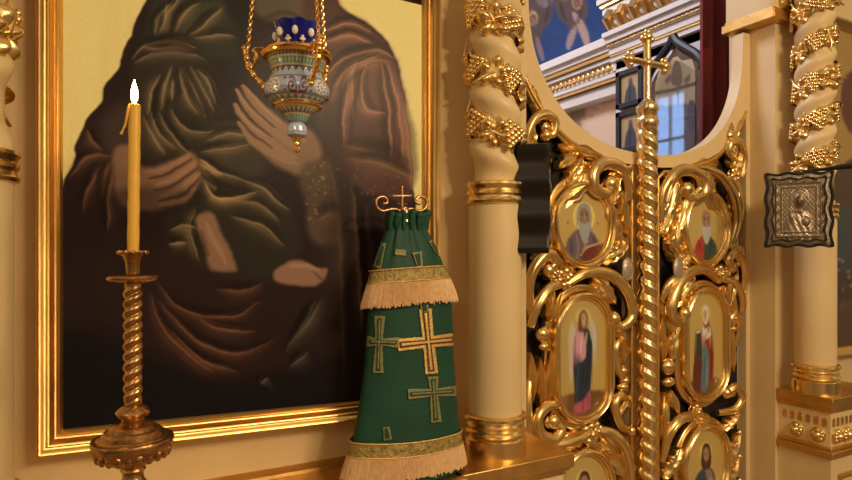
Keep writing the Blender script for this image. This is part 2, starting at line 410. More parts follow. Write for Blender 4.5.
# child robes, grey green
cv.fill([(160,-60),(245,-60),(250,20),(248,60),(214,75),(222,108),(250,140),(262,182),(298,222),(296,262),(270,285),(200,268),(165,212),(196,160),(150,164),(140,140),(132,98),(136,52),(150,18)], pc(58,47,35), 5)
cv.fill([(150,14),(170,-60),(235,-60),(246,20),(243,52),(206,56),(178,40),(146,42)], pc(58,51,38), 5)
cv.fill([(180,14),(205,2),(226,6),(218,22),(196,34),(180,34)], pc(84,70,48), 6, .6)
cv.fill([(205,130),(250,128),(265,150),(262,175),(225,170),(208,158)], pc(80,64,46), 8, .6)
for p in ([(163,30),(168,14),(178,0),(182,-30)], [(154,36),(159,18),(172,3)], [(158,34),(166,18),(166,4)], [(175,34),(180,20),(190,8),(202,2)], [(190,36),(205,24),(218,13),(222,8)], [(194,38),(215,35),(236,37)],
          [(172,66),(166,84),(160,112)], [(180,68),(185,95),(199,114)], [(190,65),(204,90),(213,112)], [(160,74),(151,95),(147,116)], [(174,78),(171,102)], [(196,68),(209,82),(216,106)], [(184,66),(195,92),(206,118)],
          [(143,115),(155,140),(166,156)], [(158,112),(175,140),(190,153)], [(170,108),(186,130),(216,131)], [(200,152),(226,149),(254,143)], [(206,140),(230,134),(252,136)], [(196,160),(215,172),(250,181)], [(200,176),(214,188),(212,192)],
          [(230,215),(262,226),(285,246)], [(235,200),(262,206),(280,222)], [(245,180),(265,190),(290,212)], [(150,110),(160,134),(176,150)], [(196,205),(190,232),(200,262)], [(170,230),(184,226),(198,228)], [(168,245),(186,243)]):
    st(p, 2.3, (138,106,73), .5)
for p in ([(204,180),(212,195),(222,199),(240,196),(258,192)], [(200,158),(210,166),(222,176)], [(150,46),(168,42),(196,47)]): st(p, 2.2, (176,128,84), .75)
for p in ([(166,70),(158,92),(153,118)], [(186,70),(193,94),(205,114)], [(178,70),(178,98)], [(170,32),(174,16),(184,4)], [(186,36),(198,20),(212,10)], [(165,114),(180,140),(196,154)], [(200,146),(228,142)], [(206,170),(225,186),(250,188)], [(215,120),(236,116)]): st(p, 3, (38,31,26), .6)
cv.fill([(212,-40),(246,-40),(250,40),(246,80),(226,84),(212,64),(236,52),(232,20)], pc(42,34,29), 6, .8)
for p in ([(131,60),(146,46),(172,41),(196,47)], [(133,64),(152,53),(178,48),(206,60)], [(142,47),(170,50),(198,55)]): st(p, 2.6, (128,96,74), .6)
st([(136,58),(160,50),(196,53)], 2.6, (46,34,30), .7)
# sleeves on the left
for p in ([(69,178),(82,162),(98,155),(113,156)], [(82,212),(88,190),(96,174),(104,163)], [(102,198),(105,176),(111,160)], [(87,128),(92,142),(103,150)], [(108,230),(109,196),(113,168)]): st(p, 2.6, (122,78,58), .62)
cv.fill([(104,118),(122,104),(142,116),(140,150),(120,160),(104,150)], pc(92,66,56), 12, .55)  # candle glow on the panel, painted into its colour
# hands
cv.fill([(114,152),(130,146),(140,166),(160,165),(180,158),(188,152),(193,152),(198,158),(199,170),(200,180),(194,192),(183,202),(160,209),(136,209),(118,200)], pc(134,92,68), 4)
for p in ([(146,172),(170,167),(190,154)], [(156,184),(178,176),(196,161)], [(160,196),(182,189),(199,172)], [(160,205),(182,200),(196,188)]): cv.stroke(p, 4.6, pc(160,112,82), .8, hard=.1)
for p in ([(148,179),(170,172),(192,158)], [(154,190),(178,183),(198,166)], [(160,201),(184,195),(199,178)]): st(p, 2, (70,44,35), .75)
cv.fill([(114,190),(200,190),(190,214),(120,216)], pc(48,34,30), 7, .55)
cv.fill([(262,108),(290,124),(312,132),(322,156),(308,176),(286,170),(268,158),(252,140)], pc(128,92,67), 4)
for p in ([(243,86),(258,106),(280,124),(304,142)], [(237,90),(252,112),(274,132),(300,150)], [(235,104),(250,126),(272,144),(296,158)], [(239,122),(255,142),(276,154),(296,164)]):
    cv.stroke(p, 6.5, pc(146,104,76), .95, hard=.45)
for p in ([(238,88),(254,110),(276,128)], [(235,97),(250,118),(272,138)], [(236,113),(252,134),(272,148)]): st(p, 1.8, (66,44,34), .8)
for p in ([(244,85),(260,105),(282,122)], [(236,90),(250,109),(268,124)], [(235,103),(249,123),(266,136)]): cv.stroke(p, 2.2, pc(178,130,96), .6, hard=0)
# cuff and embroidered hem
cv.fill([(300,170),(322,158),(336,168),(345,200),(340,240),(312,240),(306,205)], pc(96,70,52), 5, .9)
for k in range(90): cv.spot(R.uniform(304,345), R.uniform(162,225), R.uniform(1,3.4), R.uniform(1,3.4), pc(*R.choice([(128,96,66),(70,50,42),(150,112,80),(92,62,54)])), .55, .1)
for k in range(70): cv.spot(R.uniform(352,408), R.uniform(162,200), R.uniform(1,3), R.uniform(1,3), pc(*R.choice([(120,84,62),(76,50,44),(128,92,72)])), .45, .1)
for p in ([(330,166),(338,210),(342,300),(344,400)], [(344,146),(376,152),(410,168)], [(348,158),(380,164),(412,178)], [(352,180),(358,260),(362,330)], [(318,220),(330,214),(338,222)]): st(p, 4, (116,80,56), .6)
for p in ([(366,205),(372,280),(374,360)], [(384,200),(388,260)], [(398,200),(404,280)]): st(p, 4, (84,50,44), .6)
cv.fill([(255,-40),(305,-40),(303,6),(296,20),(262,18),(254,4)], pc(104,82,62), 6, .8); st([(262,20),(282,12),(300,18)], 3, (60,48,40), .6)
# knees and lower drapery
cv.fill([(140,250),(200,262),(270,285),(330,290),(330,330),(280,372),(215,378),(165,345),(142,300)], pc(58,37,31), 14, .8)
cv.fill([(60,330),(160,360),(240,380),(340,360),(345,420),(60,450)], pc(30,26,26), 20, .85)
cv.fill([(332,170),(356,200),(352,420),(326,420),(324,280)], pc(58,42,36), 10, .6)
for p in ([(158,282),(175,305),(205,316),(235,316),(262,301)], [(156,298),(184,330),(216,350),(248,352),(274,340)], [(150,292),(163,328),(190,356),(214,372)], [(198,318),(222,330),(256,331)], [(215,290),(244,290),(262,284)], [(170,330),(205,362),(240,372)]):
    st(p, 2.6, (122,76,54), .5)
for p in ([(286,352),(303,326),(316,300)], [(296,340),(310,320),(322,298)], [(290,366),(300,360),(307,352)], [(262,385),(268,378)]): st(p, 3, (92,78,60), .55)
# feet
cv.fill([(196,220),(201,213),(212,214),(220,230),(230,250),(237,267),(232,272),(216,271),(208,264),(204,244)], pc(134,94,68), 3)
cv.stroke([(206,222),(216,244),(226,264)], 5, pc(166,120,86), .6, hard=0); st([(202,230),(208,256)], 3, (92,62,46), .6)
cv.fill([(276,270),(292,261),(308,263),(318,268),(327,268),(327,275),(320,283),(308,287),(290,284),(276,281)], pc(142,98,72), 2.5)
cv.stroke([(290,266),(308,267),(320,270)], 4, pc(172,124,92), .6, hard=0)
for x in (316,319,322): st([(x-4,272+(x-316)),(x+4,275+(x-316))], 1, (84,56,44), .7)
lum_ = cv.c.mean(1, keepdims=True); cv.c *= np.clip(.60+lum_*3.6, .5, 1.12); cv.c = np.clip(lum_*0+cv.c.mean(1, keepdims=True)*(1-1.12)+cv.c*1.12, .002, .92)
cv.grain(.10)
MB().grid(PP).build('painted_panel', PAINT, ic, col=cv.c, smooth=0)

# the neighbouring icon beyond the right column
ri = thing('icon_painting', 'partly seen gold-ground painting with dark robes, at the far right edge behind the column', 'icon', (3.5,-.001,1.0))
PP = [[(2.82+1.0*i/120, -.02, 1.05+1.5*j/200) for i in range(121)] for j in range(201)]
A = np.array(PP); X, Y = proj(A); cv = Canvas(X, Y, pc(172,122,58))
cv.fill([(842,85),(850,72),(880,60),(900,130),(856,134),(846,126),(841,110)], pc(96,44,34), 2)
cv.fill([(834,178),(842,166),(860,160),(900,200),(900,420),(832,420),(832,260)], pc(74,48,36), 2)
cv.fill([(834,214),(842,208),(862,206),(870,262),(838,266)], pc(62,60,56), 2)
for k in range(50): cv.spot(R.uniform(834,870), R.uniform(258,310), 2.5, 2.5, pc(*R.choice([(150,140,130),(60,60,66),(90,84,80),(34,32,36)])), .6, .2)
cv.fill([(832,310),(870,310),(870,400),(832,400)], pc(92,60,40), 6, .8)
MB().grid(PP).build('painted_panel', PAINTM, ri, col=cv.c, smooth=0)
MB().box((2.82,-.0195,1.05),(3.82,-.001,2.55)).build('board', WOODB, ri, smooth=0)
profile_frame(MB(), [(2.82,1.05),(3.82,1.05),(3.82,2.55),(2.82,2.55)], [(-.004,-.02),(0,-.03),(.01,-.035),(.03,-.05),(.04,-.05),(.045,-.002)]).build('frame', GOLDF, ri)

# ================================================================== COLUMNS
def grape_mesh():
    mb = MB(); g = random.Random(3)
    for row, cnt in enumerate((4,5,4,3,2,1)):
        for k in range(cnt):
            mb.ball(((k-(cnt-1)/2)*.0115+g.uniform(-.001,.001), -.004-.006*(1-abs(k-(cnt-1)/2)/3), -row*.0095), .0072, 8, 6)
    o = mb.build('grape_cluster', GOLDS, smooth=60); me = o.data; bpy.data.objects.remove(o); return me
def vleaf_mesh():
    mb = MB(); rows = []
    for i in range(7):
        r = i/6; row = []
        for k in range(40):
            a = 2*PI*k/40; L = (.62+.38*abs(math.cos(2.5*a))**.8)*.031
            rr = L*r; h = .010*math.sin(PI*r*.75)*(1+.5*math.cos(5*a)) - .006*(r > .9)
            row.append((rr*math.sin(a), -h, rr*math.cos(a)*1.05))
        rows.append(row)
    mb.grid(rows, closed_v=True)
    mb.tube([(0,-.008,.0),(0.004,-.012,.02),(.010,-.006,.042)], [.003,.003,.002], 6)
    o = mb.build('vine_leaf', GOLD, smooth=60); me = o.data; bpy.data.objects.remove(o); return me
GRAPE, VLEAF = grape_mesh(), vleaf_mesh()
CR = .078
def make_column(loc, label, hand):
    t = thing('twisted_column', label, 'column', loc, group=None)
    b = MB().lathe([(.092,0),(.092,.052),(.088,.056),(.080,.060),(.088,.066),(.092,.072),(.088,.079),(.081,.083),(.084,.088),(.087,.092),(.083,.097),(.081,.100),(.088,.104),(.093,.110),(.092,.117),(.086,.122),(.080,.124)], n=48)
    b.build('base', GOLDS, t, local=True)
    MB().lathe([(CR,.122),(CR,.735)], n=48).build('shaft', CREAM, t, local=True)
    rg = MB().lathe([(CR,.733),(.086,.736),(.088,.744),(.084,.749),(.082,.757),(.087,.764),(.087,.772),(.082,.777),(.085,.783),(.089,.79),(.087,.797),(.081,.80)], n=48)
    rg.build('ring', GOLDS, t, local=True)
    pitch, z0, z1 = .162, .80, 1.95
    nr, na = 190, 48; rows = []; strip = []
    for i in range(nr+1):
        z = z0+(z1-z0)*i/nr; row = []
        for k in range(na):
            a = 2*PI*k/na; ph = a*hand+2*PI*z/pitch
            r = CR*(.78+.22*(.5+.5*math.cos(ph))**2.6); row.append((r*math.cos(a), r*math.sin(a), z))
        rows.append(row)
    m = MB().grid(rows, closed_v=True); m.add(rows[0], [tuple(range(na))]); m.add(rows[-1], [tuple(range(na))])
    m.build('twisted_shaft', CREAM, t, local=True, smooth=80)
    turns = (z1-z0-.1)/pitch; N = int(turns*40); g = random.Random(11)
    for i in range(N+1):
        a = 2*PI*i/40; zc = z0+.06+i/40*pitch
        th = -hand*a + 1.1; row = []
        for k in range(9):
            q = (k-4)/4; edge = (.047+.006*math.sin(i*1.7)+.004*math.sin(i*.9))
            r = CR*(.85+.09*(1-q*q)) + .0055*math.sin(i*2.3+k*2.1)+.003*math.sin(i*1.1-k*3)
            if abs(q) == 1: r = CR*.74
            row.append((r*math.cos(th), r*math.sin(th), zc+q*edge))
        strip.append(row)
    # the strip sits where the shaft is thinnest
    ph0 = (1.1*hand + 2*PI*(z0+.06)/pitch)
    dz = ((PI-ph0)/(2*PI)*pitch) % pitch
    strip = [[(x, y, z+dz) for x, y, z in r] for r in strip if r[4][2]+dz < z1-.03]
    vg = MB().grid(strip).build('vine_garland', GOLD, t, local=True, smooth=70)
    M = len(strip); i = 1; k = 0
    while i < M-1:
        p = Vector(strip[i][4]); th = math.atan2(p.y, p.x); rot = Matrix.Rotation(th+PI/2, 3, 'Z')
        rad = Vector((math.cos(th), math.sin(th), 0)); sl = hand*.30
        if k % 2: inst(GRAPE, 'grape_cluster', vg, p-rad*.005+Vector((0,0,.026)), rot @ Matrix.Rotation(g.uniform(-.4,.4)+sl, 3, 'Y'), g.uniform(1.25,1.45))
        else: inst(VLEAF, 'vine_leaf', vg, p-rad*.006+Vector((0,0,g.uniform(-.014,.014))), rot @ Matrix.Rotation(g.uniform(0,6.28), 3, 'Y'), g.uniform(1.45,1.75))
        i += 5; k += 1
    return t
CY = -.125
make_column((1.020,CY,LZ), 'cream column with gilded grapevine spiral between the great painting and the gates', 1)
make_column((2.668,CY,LZ), 'cream column with gilded grapevine spiral at right, carrying the silver icon case', -1)
make_column((-.242,CY,LZ), 'blurred cream column with gilded vine cut off at the far left edge', -1)

# pedestals
def rosette_mesh():
    mb = MB()
    mb.lathe([(0,0),(.030,0),(.031,.004),(.026,.008),(.0,.008)], n=24, cap=False)
    for k in range(8):
        a = 2*PI*k/8; mb.ball((.018*math.cos(a), .018*math.sin(a), .009), .009, 8, 5, (1,1,.9))
    mb.ball((0,0,.012), .019, 12, 8)
    o = mb.build('rosette', GOLDS, smooth=60); me = o.data; bpy.data.objects.remove(o); return me
ROS = rosette_mesh()
def pedestal(cx, label):
    h = .203; y0 = -.237; t = thing('column_pedestal', label, 'pedestal', (cx,0,0)); b0 = -.001
    tp = MB(); 
    for w_, za, zb in ((0,.862,.905),(.010,.850,.862),(.018,.838,.850)): tp.box((-h+w_,y0+w_,za),(h-w_,b0,zb))
    tp.build('top_plate', GOLDD, t, local=True, bevel=.003)
    fz = MB().box((-h+.024,y0+.024,.70),(h-.024,b0,.838)).build('frieze', CREAM, t, local=True, smooth=0)
    fl = MB()
    def slot(fx, face):
        q = []
        for k in range(9):
            a = PI*k/8; q.append((.0085*math.cos(a), .026+.0085*math.sin(a)))
        q = [(.0085,0)] + q + [(-.0085,0)]
        if face == 'f': fl.prism([(fx+u, y0+.0235, .782+v) for u, v in q], (0,-.003,0))
        else:
            sx = (-h+.0245) if face == 'l' else (h-.0245)
            fl.prism([(sx, fx+u, .782+v) for u, v in q], (-.003 if face == 'l' else .003, 0, 0))
    for k in range(11): slot(-h+.045+k*(2*h-.09)/10, 'f')
    for k in range(6): slot(y0+.045+k*.033, 'l'); slot(y0+.045+k*.033, 'r')
    fl.build('flute', GOLDD, fz, local=True, smooth=0)
    for k in range(5): inst(ROS, 'rosette', fz, Vector((-h+.062+k*.0705, y0+.024, .741)), Matrix.Rotation(PI/2, 3, 'X'), 1.08)
    for k in range(2):
        inst(ROS, 'rosette', fz, Vector((-h+.024, y0+.070+k*.090, .741)), Matrix.Rotation(-PI/2, 3, 'Y'), 1.05)
        inst(ROS, 'rosette', fz, Vector((h-.024, y0+.070+k*.090, .741)), Matrix.Rotation(PI/2, 3, 'Y'), 1.05)
    lp = MB()
    for w_, za, zb in ((.012,.685,.70),(0,.662,.685),(.014,.650,.662)): lp.box((-h+w_,y0+w_,za),(h-w_,b0,zb))
    lp.build('lower_plate', GOLDD, t, local=True, bevel=.003)
    dd = MB().box((-h+.02,y0+.02,.0),(h-.02,b0,.650)).build('dado', CREAM, t, local=True, smooth=0)
    mb = MB(); profile_frame(mb, [(-.11,.12),(.11,.12),(.11,.56),(-.11,.56)], [(0,y0+.0205),(.006,y0+.01),(.016,y0+.008),(.024,y0+.0205)])
    mb.build('panel_moulding', GOLDD, dd, local=True)
    return t
pedestal(1.026, 'gold-topped cream pedestal under the middle column, beside the green cover')
pedestal(2.795, 'cream pedestal with gilt plates, arched flutes and rosettes under the right column')
pedestal(-.29, 'pedestal under the cut-off column in the bottom left corner')

# ================================================================== ROYAL GATES
SP = 1.93
def uz(o, a, b, zc, n_=2.4):
    q = max(0, 1-(abs(o)/a)**n_); return zc-b*q**(1/n_)
def PL(px, py, y=GY-.01): p = at(px, py, y); return (SP-p.x, p.z)
def PR(px, py, y=GY-.01): p = at(px, py, y); return (p.x-SP, p.z)
def medal_paint(kind, w_, h_):
    n1, n2 = 46, 76
    X = [[-1+2*i/n1 for i in range(n1+1)] for j in range(n2+1)]; Y = [[1-2*j/n2 for i in range(n1+1)] for j in range(n2+1)]
    return n1, n2, X, Y
def paint_saint(cv, kind):
    # canvas x -1..1, y -1 (bottom) .. 1 (top)
    def f(pts, c, s=.04, a=1): cv.fill(pts, pc(*c), s, a)
    def sk(pts, w_, c, a=.8, hd=.3): cv.stroke(pts, w_, pc(*c), a, hard=hd)
    if kind in ('elder', 'bald'):
        if kind == 'elder':
            cv.spot(.02,.22,.46,.44,pc(232,190,96),1,.93); cv.spot(.02,.22,.36,.36,pc(206,158,76),1,.8)
            f([(-.72,-1.2),(-.66,-.55),(-.48,-.28),(-.2,-.12),(.2,-.12),(.48,-.3),(.72,-.6),(.8,-1.2)], (112,86,84))
            sk([(-.5,-.4),(-.45,-.7),(-.5,-1)],.09,(78,58,60)); sk([(-.3,-.25),(-.2,-.6),(-.25,-1)],.07,(142,112,108)); sk([(.4,-.3),(.5,-.6)],.08,(80,58,58))
            f([(-.1,-.86),(.15,-.62),(.75,-.5),(.8,-.8),(.2,-1.1)], (110,44,36)); sk([(-.08,-.86),(.14,-.64),(.74,-.5)],.05,(220,160,120)); sk([(0,-.75),(.12,-.5),(.2,-.45)],.08,(190,120,90))
        else:
            f([(-.6,-1.2),(-.5,-.55),(-.3,-.32),(.0,-.22),(.05,-1.2)], (176,58,44)); f([(.0,-.25),(.35,-.32),(.62,-.6),(.7,-1.2),(0,-1.2)], (62,70,56))
            sk([(-.35,-.4),(-.25,-.7)],.07,(130,40,34)); sk([(.3,-.4),(.25,-.9)],.07,(40,48,42))
        f([(-.2,.35),(-.15,.52),(.04,.58),(.22,.5),(.26,.3),(.22,.06),(.04,-.02),(-.16,.06)], (168,116,80) if kind == 'bald' else (150,104,76))
        if kind == 'elder': f([(-.24,.3),(-.2,.5),(.0,.62),(.22,.56),(.3,.34),(.28,.0),(.36,-.1),(.26,-.14),(.22,.3),(.05,.48),(-.14,.4),(-.16,.2),(-.24,.0),(-.3,-.1)], (150,140,128))
        f([(-.2,.12),(-.1,.06),(.04,.1),(.2,.06),(.26,.1),(.26,-.15),(.16,-.42),(.05,-.52),(-.06,-.42),(-.18,-.16)], (190,172,148) if kind == 'bald' else (164,150,134))
        for x in (-.07,.12): cv.spot(x,.27,.055,.03,pc(44,28,22),1,.3); sk([(x-.07,.33),(x+.07,.33)],.03,(80,52,40))
        sk([(.03,.28),(.04,.16)],.035,(196,140,104)); sk([(-.05,.06),(.1,.06)],.03,(120,60,48))
        if kind == 'elder':
            for x in (-.62,.6): sk([(x-.06,.04),(x+.06,.04)],.03,(150,70,40)); sk([(x,.1),(x,.0)],.025,(150,70,40))
    elif kind == 'christlike':
        cv.spot(.0,.36,.34,.30,pc(226,182,92),.8,.9)
        f([(-.66,-1.2),(-.56,-.5),(-.3,-.2),(.05,-.12),(.35,-.25),(.55,-.6),(.6,-1.2)], (62,70,74)); f([(-.05,-.15),(.2,-.2),(.4,-.5),(.4,-1.2),(.05,-1.2),(.1,-.6)], (150,110,92))
        f([(-.2,.34),(-.1,.56),(.06,.6),(.22,.5),(.28,.2),(.26,-.1),(.1,-.2),(-.16,-.14),(-.24,.06)], (72,42,28)); f([(-.12,.34),(-.04,.46),(.1,.46),(.17,.3),(.14,.08),(.03,-.02),(-.08,.08)], (172,118,82))
        f([(-.09,.12),(.03,.06),(.14,.1),(.1,-.06),(.03,-.12),(-.05,-.04)], (92,54,36))
        for x in (-.045,.08): cv.spot(x,.27,.045,.025,pc(40,24,18),1,.3)
        f([(.08,-.62),(.26,-.48),(.38,-.6),(.3,-.82),(.12,-.84)], (186,126,90)); sk([(-.3,-.3),(-.35,-.8)],.07,(38,46,52))
    elif kind == 'angel':
        f([(-1,-1.1),(1,-1.1),(1,-.64),(-1,-.64)], (118,72,34), .03); f([(-1,-.64),(-.66,-.64),(-.66,1),(-1,1)], (178,136,78), .2, .4)
        f([(-.46,.62),(-.6,.45),(-.64,.1),(-.54,-.4),(-.42,-.1),(-.3,.35)], (206,178,148), .06, .85); f([(.3,.66),(.52,.5),(.56,.2),(.44,.0),(.3,.3)], (206,182,156), .06, .85)
        cv.spot(.0,.70,.34,.16,pc(226,182,92),.8,.9)
        f([(-.36,.36),(-.2,.5),(.16,.5),(.34,.34),(.4,.1),(.34,-.3),(.26,-.88),(.1,-.9),(-.3,-.86),(-.42,-.3),(-.46,.05)], (40,48,56))
        f([(-.42,.3),(-.26,.48),(-.02,.44),(.06,.28),(.1,.12),(.04,-.02),(-.2,-.06),(-.42,.0),(-.48,.14)], (214,142,142)); sk([(-.34,.36),(-.38,.12)],.06,(178,104,110)); sk([(-.1,.36),(-.12,.1)],.06,(238,180,174))
        f([(-.32,-.78),(.0,-.74),(.28,-.6),(.3,-.88),(.0,-.95),(-.36,-.92)], (186,84,92)); sk([(.0,-.76),(.02,-.94)],.04,(140,52,64)); sk([(.18,-.66),(.2,-.9)],.05,(150,60,68))
        sk([(.26,.3),(.2,-.1),(.06,-.55)],.06,(24,30,38)); sk([(-.2,-.1),(-.28,-.45),(-.26,-.8)],.06,(62,72,80)); sk([(.0,-.1),(-.06,-.5)],.05,(24,30,38))
        f([(-.16,.74),(.0,.82),(.16,.76),(.2,.62),(.1,.48),(-.06,.44),(-.22,.46),(-.22,.62)], (112,66,36)); f([(-.06,.74),(.06,.76),(.13,.66),(.08,.54),(-.02,.52),(-.08,.62)], (204,146,104))
        for x in (.0,.09): cv.spot(x,.67,.03,.012,pc(50,28,20),1,.3)
        sk([(.02,.16),(.1,.3),(.14,.42)],.07,(210,150,112)); sk([(.3,.4),(.42,.22),(.46,.12)],.06,(206,178,160)); cv.spot(.46,.14,.08,.04,pc(200,140,100)); sk([(.36,.52),(.38,-.6)],.02,(110,80,50))
    elif kind == 'virgin':
        f([(-1,-1.1),(1,-1.1),(1,-.72),(-1,-.72)], (120,74,36), .03)
        cv.spot(.02,.62,.32,.16,pc(222,176,86),.7,.9)
        f([(-.6,.22),(-.26,.22),(-.22,-.3),(-.62,-.3)], (48,60,46), .03); f([(-.62,-.3),(-.2,-.3),(-.18,-.86),(-.62,-.86)], (104,44,32), .03); cv.spot(-.42,.25,.14,.035,pc(214,190,150))
        f([(-.3,.1),(-.12,.4),(.06,.48),(.28,.34),(.44,.0),(.46,-.5),(.42,-.74),(.2,-.8),(.1,-.2),(-.1,.05)], (150,46,36)); f([(-.16,.0),(.1,-.1),(.2,-.4),(.16,-.86),(-.2,-.88),(-.2,-.4)], (96,112,108))
        sk([(.3,.2),(.34,-.3),(.3,-.7)],.07,(108,28,26)); sk([(-.05,-.2),(-.06,-.8)],.05,(70,86,84)); sk([(.08,-.3),(.06,-.8)],.05,(128,142,134)); sk([(.2,.3),(.24,-.1)],.05,(182,70,54))
        f([(-.16,.36),(.0,.3),(.22,.34),(.3,.16),(.04,.1),(-.18,.14)], (224,196,162))
        f([(-.13,.66),(-.02,.76),(.12,.72),(.16,.58),(.1,.42),(.0,.38),(-.1,.44)], (226,200,164)); f([(-.08,.64),(.02,.68),(.08,.6),(.04,.48),(-.04,.46),(-.1,.54)], (196,140,100))
        f([(-.24,.2),(-.08,.16),(.06,.22),(.02,.1),(-.16,.06)], (202,146,108)); f([(.1,.26),(.16,.36),(.2,.24)], (170,64,50))
def medallion(t, sgn, oc, zc, a, b, st_, kind):
    """rim as an oval (st_=0) or a straight-sided capsule (st_ = half of the straight part)"""
    N = 72; loop = []
    for k in range(N):
        q = 2*PI*k/N; loop.append((math.cos(q), math.sin(q)))
    def pt(k, inset, y):
        c, s_ = loop[k % N]; return (SP+sgn*(oc+(a-inset)*c), y, zc+(st_ if s_ > 0 else -st_)+(b-st_-inset)*s_)
    rows = [[pt(k, i_, y) for k in range(N)] for i_, y in ((-.024,GY+.01),(-.024,GY-.008),(-.020,GY-.014),(-.012,GY-.016),(-.004,GY-.012),(.0,GY-.022),(.003,GY-.036),(.009,GY-.046),(.016,GY-.050),(.022,GY-.046),(.026,GY-.038),(.027,GY-.032),(.031,GY-.034),(.034,GY-.030),(.036,GY-.018))]
    md = MB().grid(rows, closed_v=True).build('medallion_rim', GOLDS, t, smooth=50)
    n1, n2 = 44, 84; P = []; X = []; Y = []
    for j in range(n2+1):
        r_ = j/n2
        row = []; 
        for k in range(N):
            c, s_ = loop[k]; p = pt(k, .034, GY-.020)
            cxp = (SP+sgn*oc, zc+(st_ if s_ > 0 else -st_)*1.0)
            x = SP+sgn*oc + (p[0]-SP-sgn*oc)*r_; z = zc + (p[2]-zc)*r_
            row.append((x, GY-.020-.006*(1-r_*r_), z)); X.append((x-SP-sgn*oc)/(a-.034)); Y.append((z-zc)/(b-.034))
        P.append(row)
    cv = Canvas(X, Y, pc(196,148,76)); cv.spot(0,0,1.3,1.3,pc(206,160,88),.6,0)
    paint_saint(cv, kind); cv.grain(.06)
    MB().grid(P, closed_v=True).build('painted_icon', PAINTM, md, col=cv.c, smooth=0)
def scroll2(t, sgn, pts, rad, h=.02, name='scroll', m=None, volute=True, n=9):
    q = cr(pts, 7); L = len(q); R_ = [rad*(.55+.45*math.sin(PI*min(1, .12+.88*i/(L-1)*.8))) for i in range(L)]
    P = [(SP+sgn*p[0], GY-h*(.45+.55*math.sin(PI*i/(L-1)*.9)), p[1]) for i, p in enumerate(q)]
    mb = MB().tube(P, R_, n, flat=.95, nrm=(0,1,0))
    # a fluted ridge along the scroll
    mb.tube([(x, y-R_[i]*.72, z) for i, (x, y, z) in enumerate(P)], [r*.34 for r in R_], 6, nrm=(0,1,0))
    if volute: mb.ball(P[-1], rad*1.25, 14, 10)
    return mb.build(name, m or GOLD, t, smooth=60)
def leaf2(t, sgn, base, tip, wid, bend=0.0, h=.03, lobes=4, name='acanthus_leaf', m=None):
    b, e = np.array(base, float), np.array(tip, float); d = e-b; L = np.hypot(*d); nrm = np.array([-d[1], d[0]])/L
    c = (b+e)/2 + nrm*bend*L; nv, nu = 28, 12; rows = []
    for i in range(nv+1):
        v = i/nv; p = (1-v)**2*b+2*v*(1-v)*c+v*v*e; tg = 2*(1-v)*(c-b)+2*v*(e-c); tg /= np.hypot(*tg); nn = np.array([-tg[1], tg[0]])
        w_ = wid*(.18+.82*math.sin(PI*min(.98, .06+v**.85*.94))**.8)*(1-.30*(.5+.5*math.cos(2*PI*lobes*v))) if v < 1 else 0
        row = []
        for j in range(nu+1):
            u = -1+2*j/nu; q = p+nn*u*w_+tg*(1-abs(u))*0
            hh = h*(.35+.65*math.sin(PI*v*.9))*(1-.55*u*u)+.006*math.cos(u*PI*3)*(1-v*.5) + .012*v*v
            if abs(u) == 1: hh = -.004
            row.append((SP+sgn*q[0], GY-hh, q[1]))
        rows.append(row)
    mb = MB().grid(rows); return mb.build(name, m or GOLD, t, smooth=70)
def flower2(t, sgn, c, r, m=None, pet=6):
    mb = MB(); x, z = SP+sgn*c[0], c[1]; y = GY-.026
    for k in range(pet):
        a = 2*PI*k/pet+.3; mb.ball((x+.62*r*math.cos(a), y, z+.62*r*math.sin(a)), r*.40, 10, 8, (1,.75,1))
    mb.ball((x, y-.010, z), r*.36, 10, 8); mb.ball((x, GY-.008, z), r*.8, 12, 8, (1,.3,1))
    return mb.build('flower', m or GOLDS, t, smooth=60)
def bead_(t, sgn, c, r, sc=1.0, name='bead'):
    return MB().ball((SP+sgn*c[0], GY-.022, c[1]), r, 16, 12, (1,.8,sc)).build(name, GOLDS, t, smooth=80)
BOT = .28
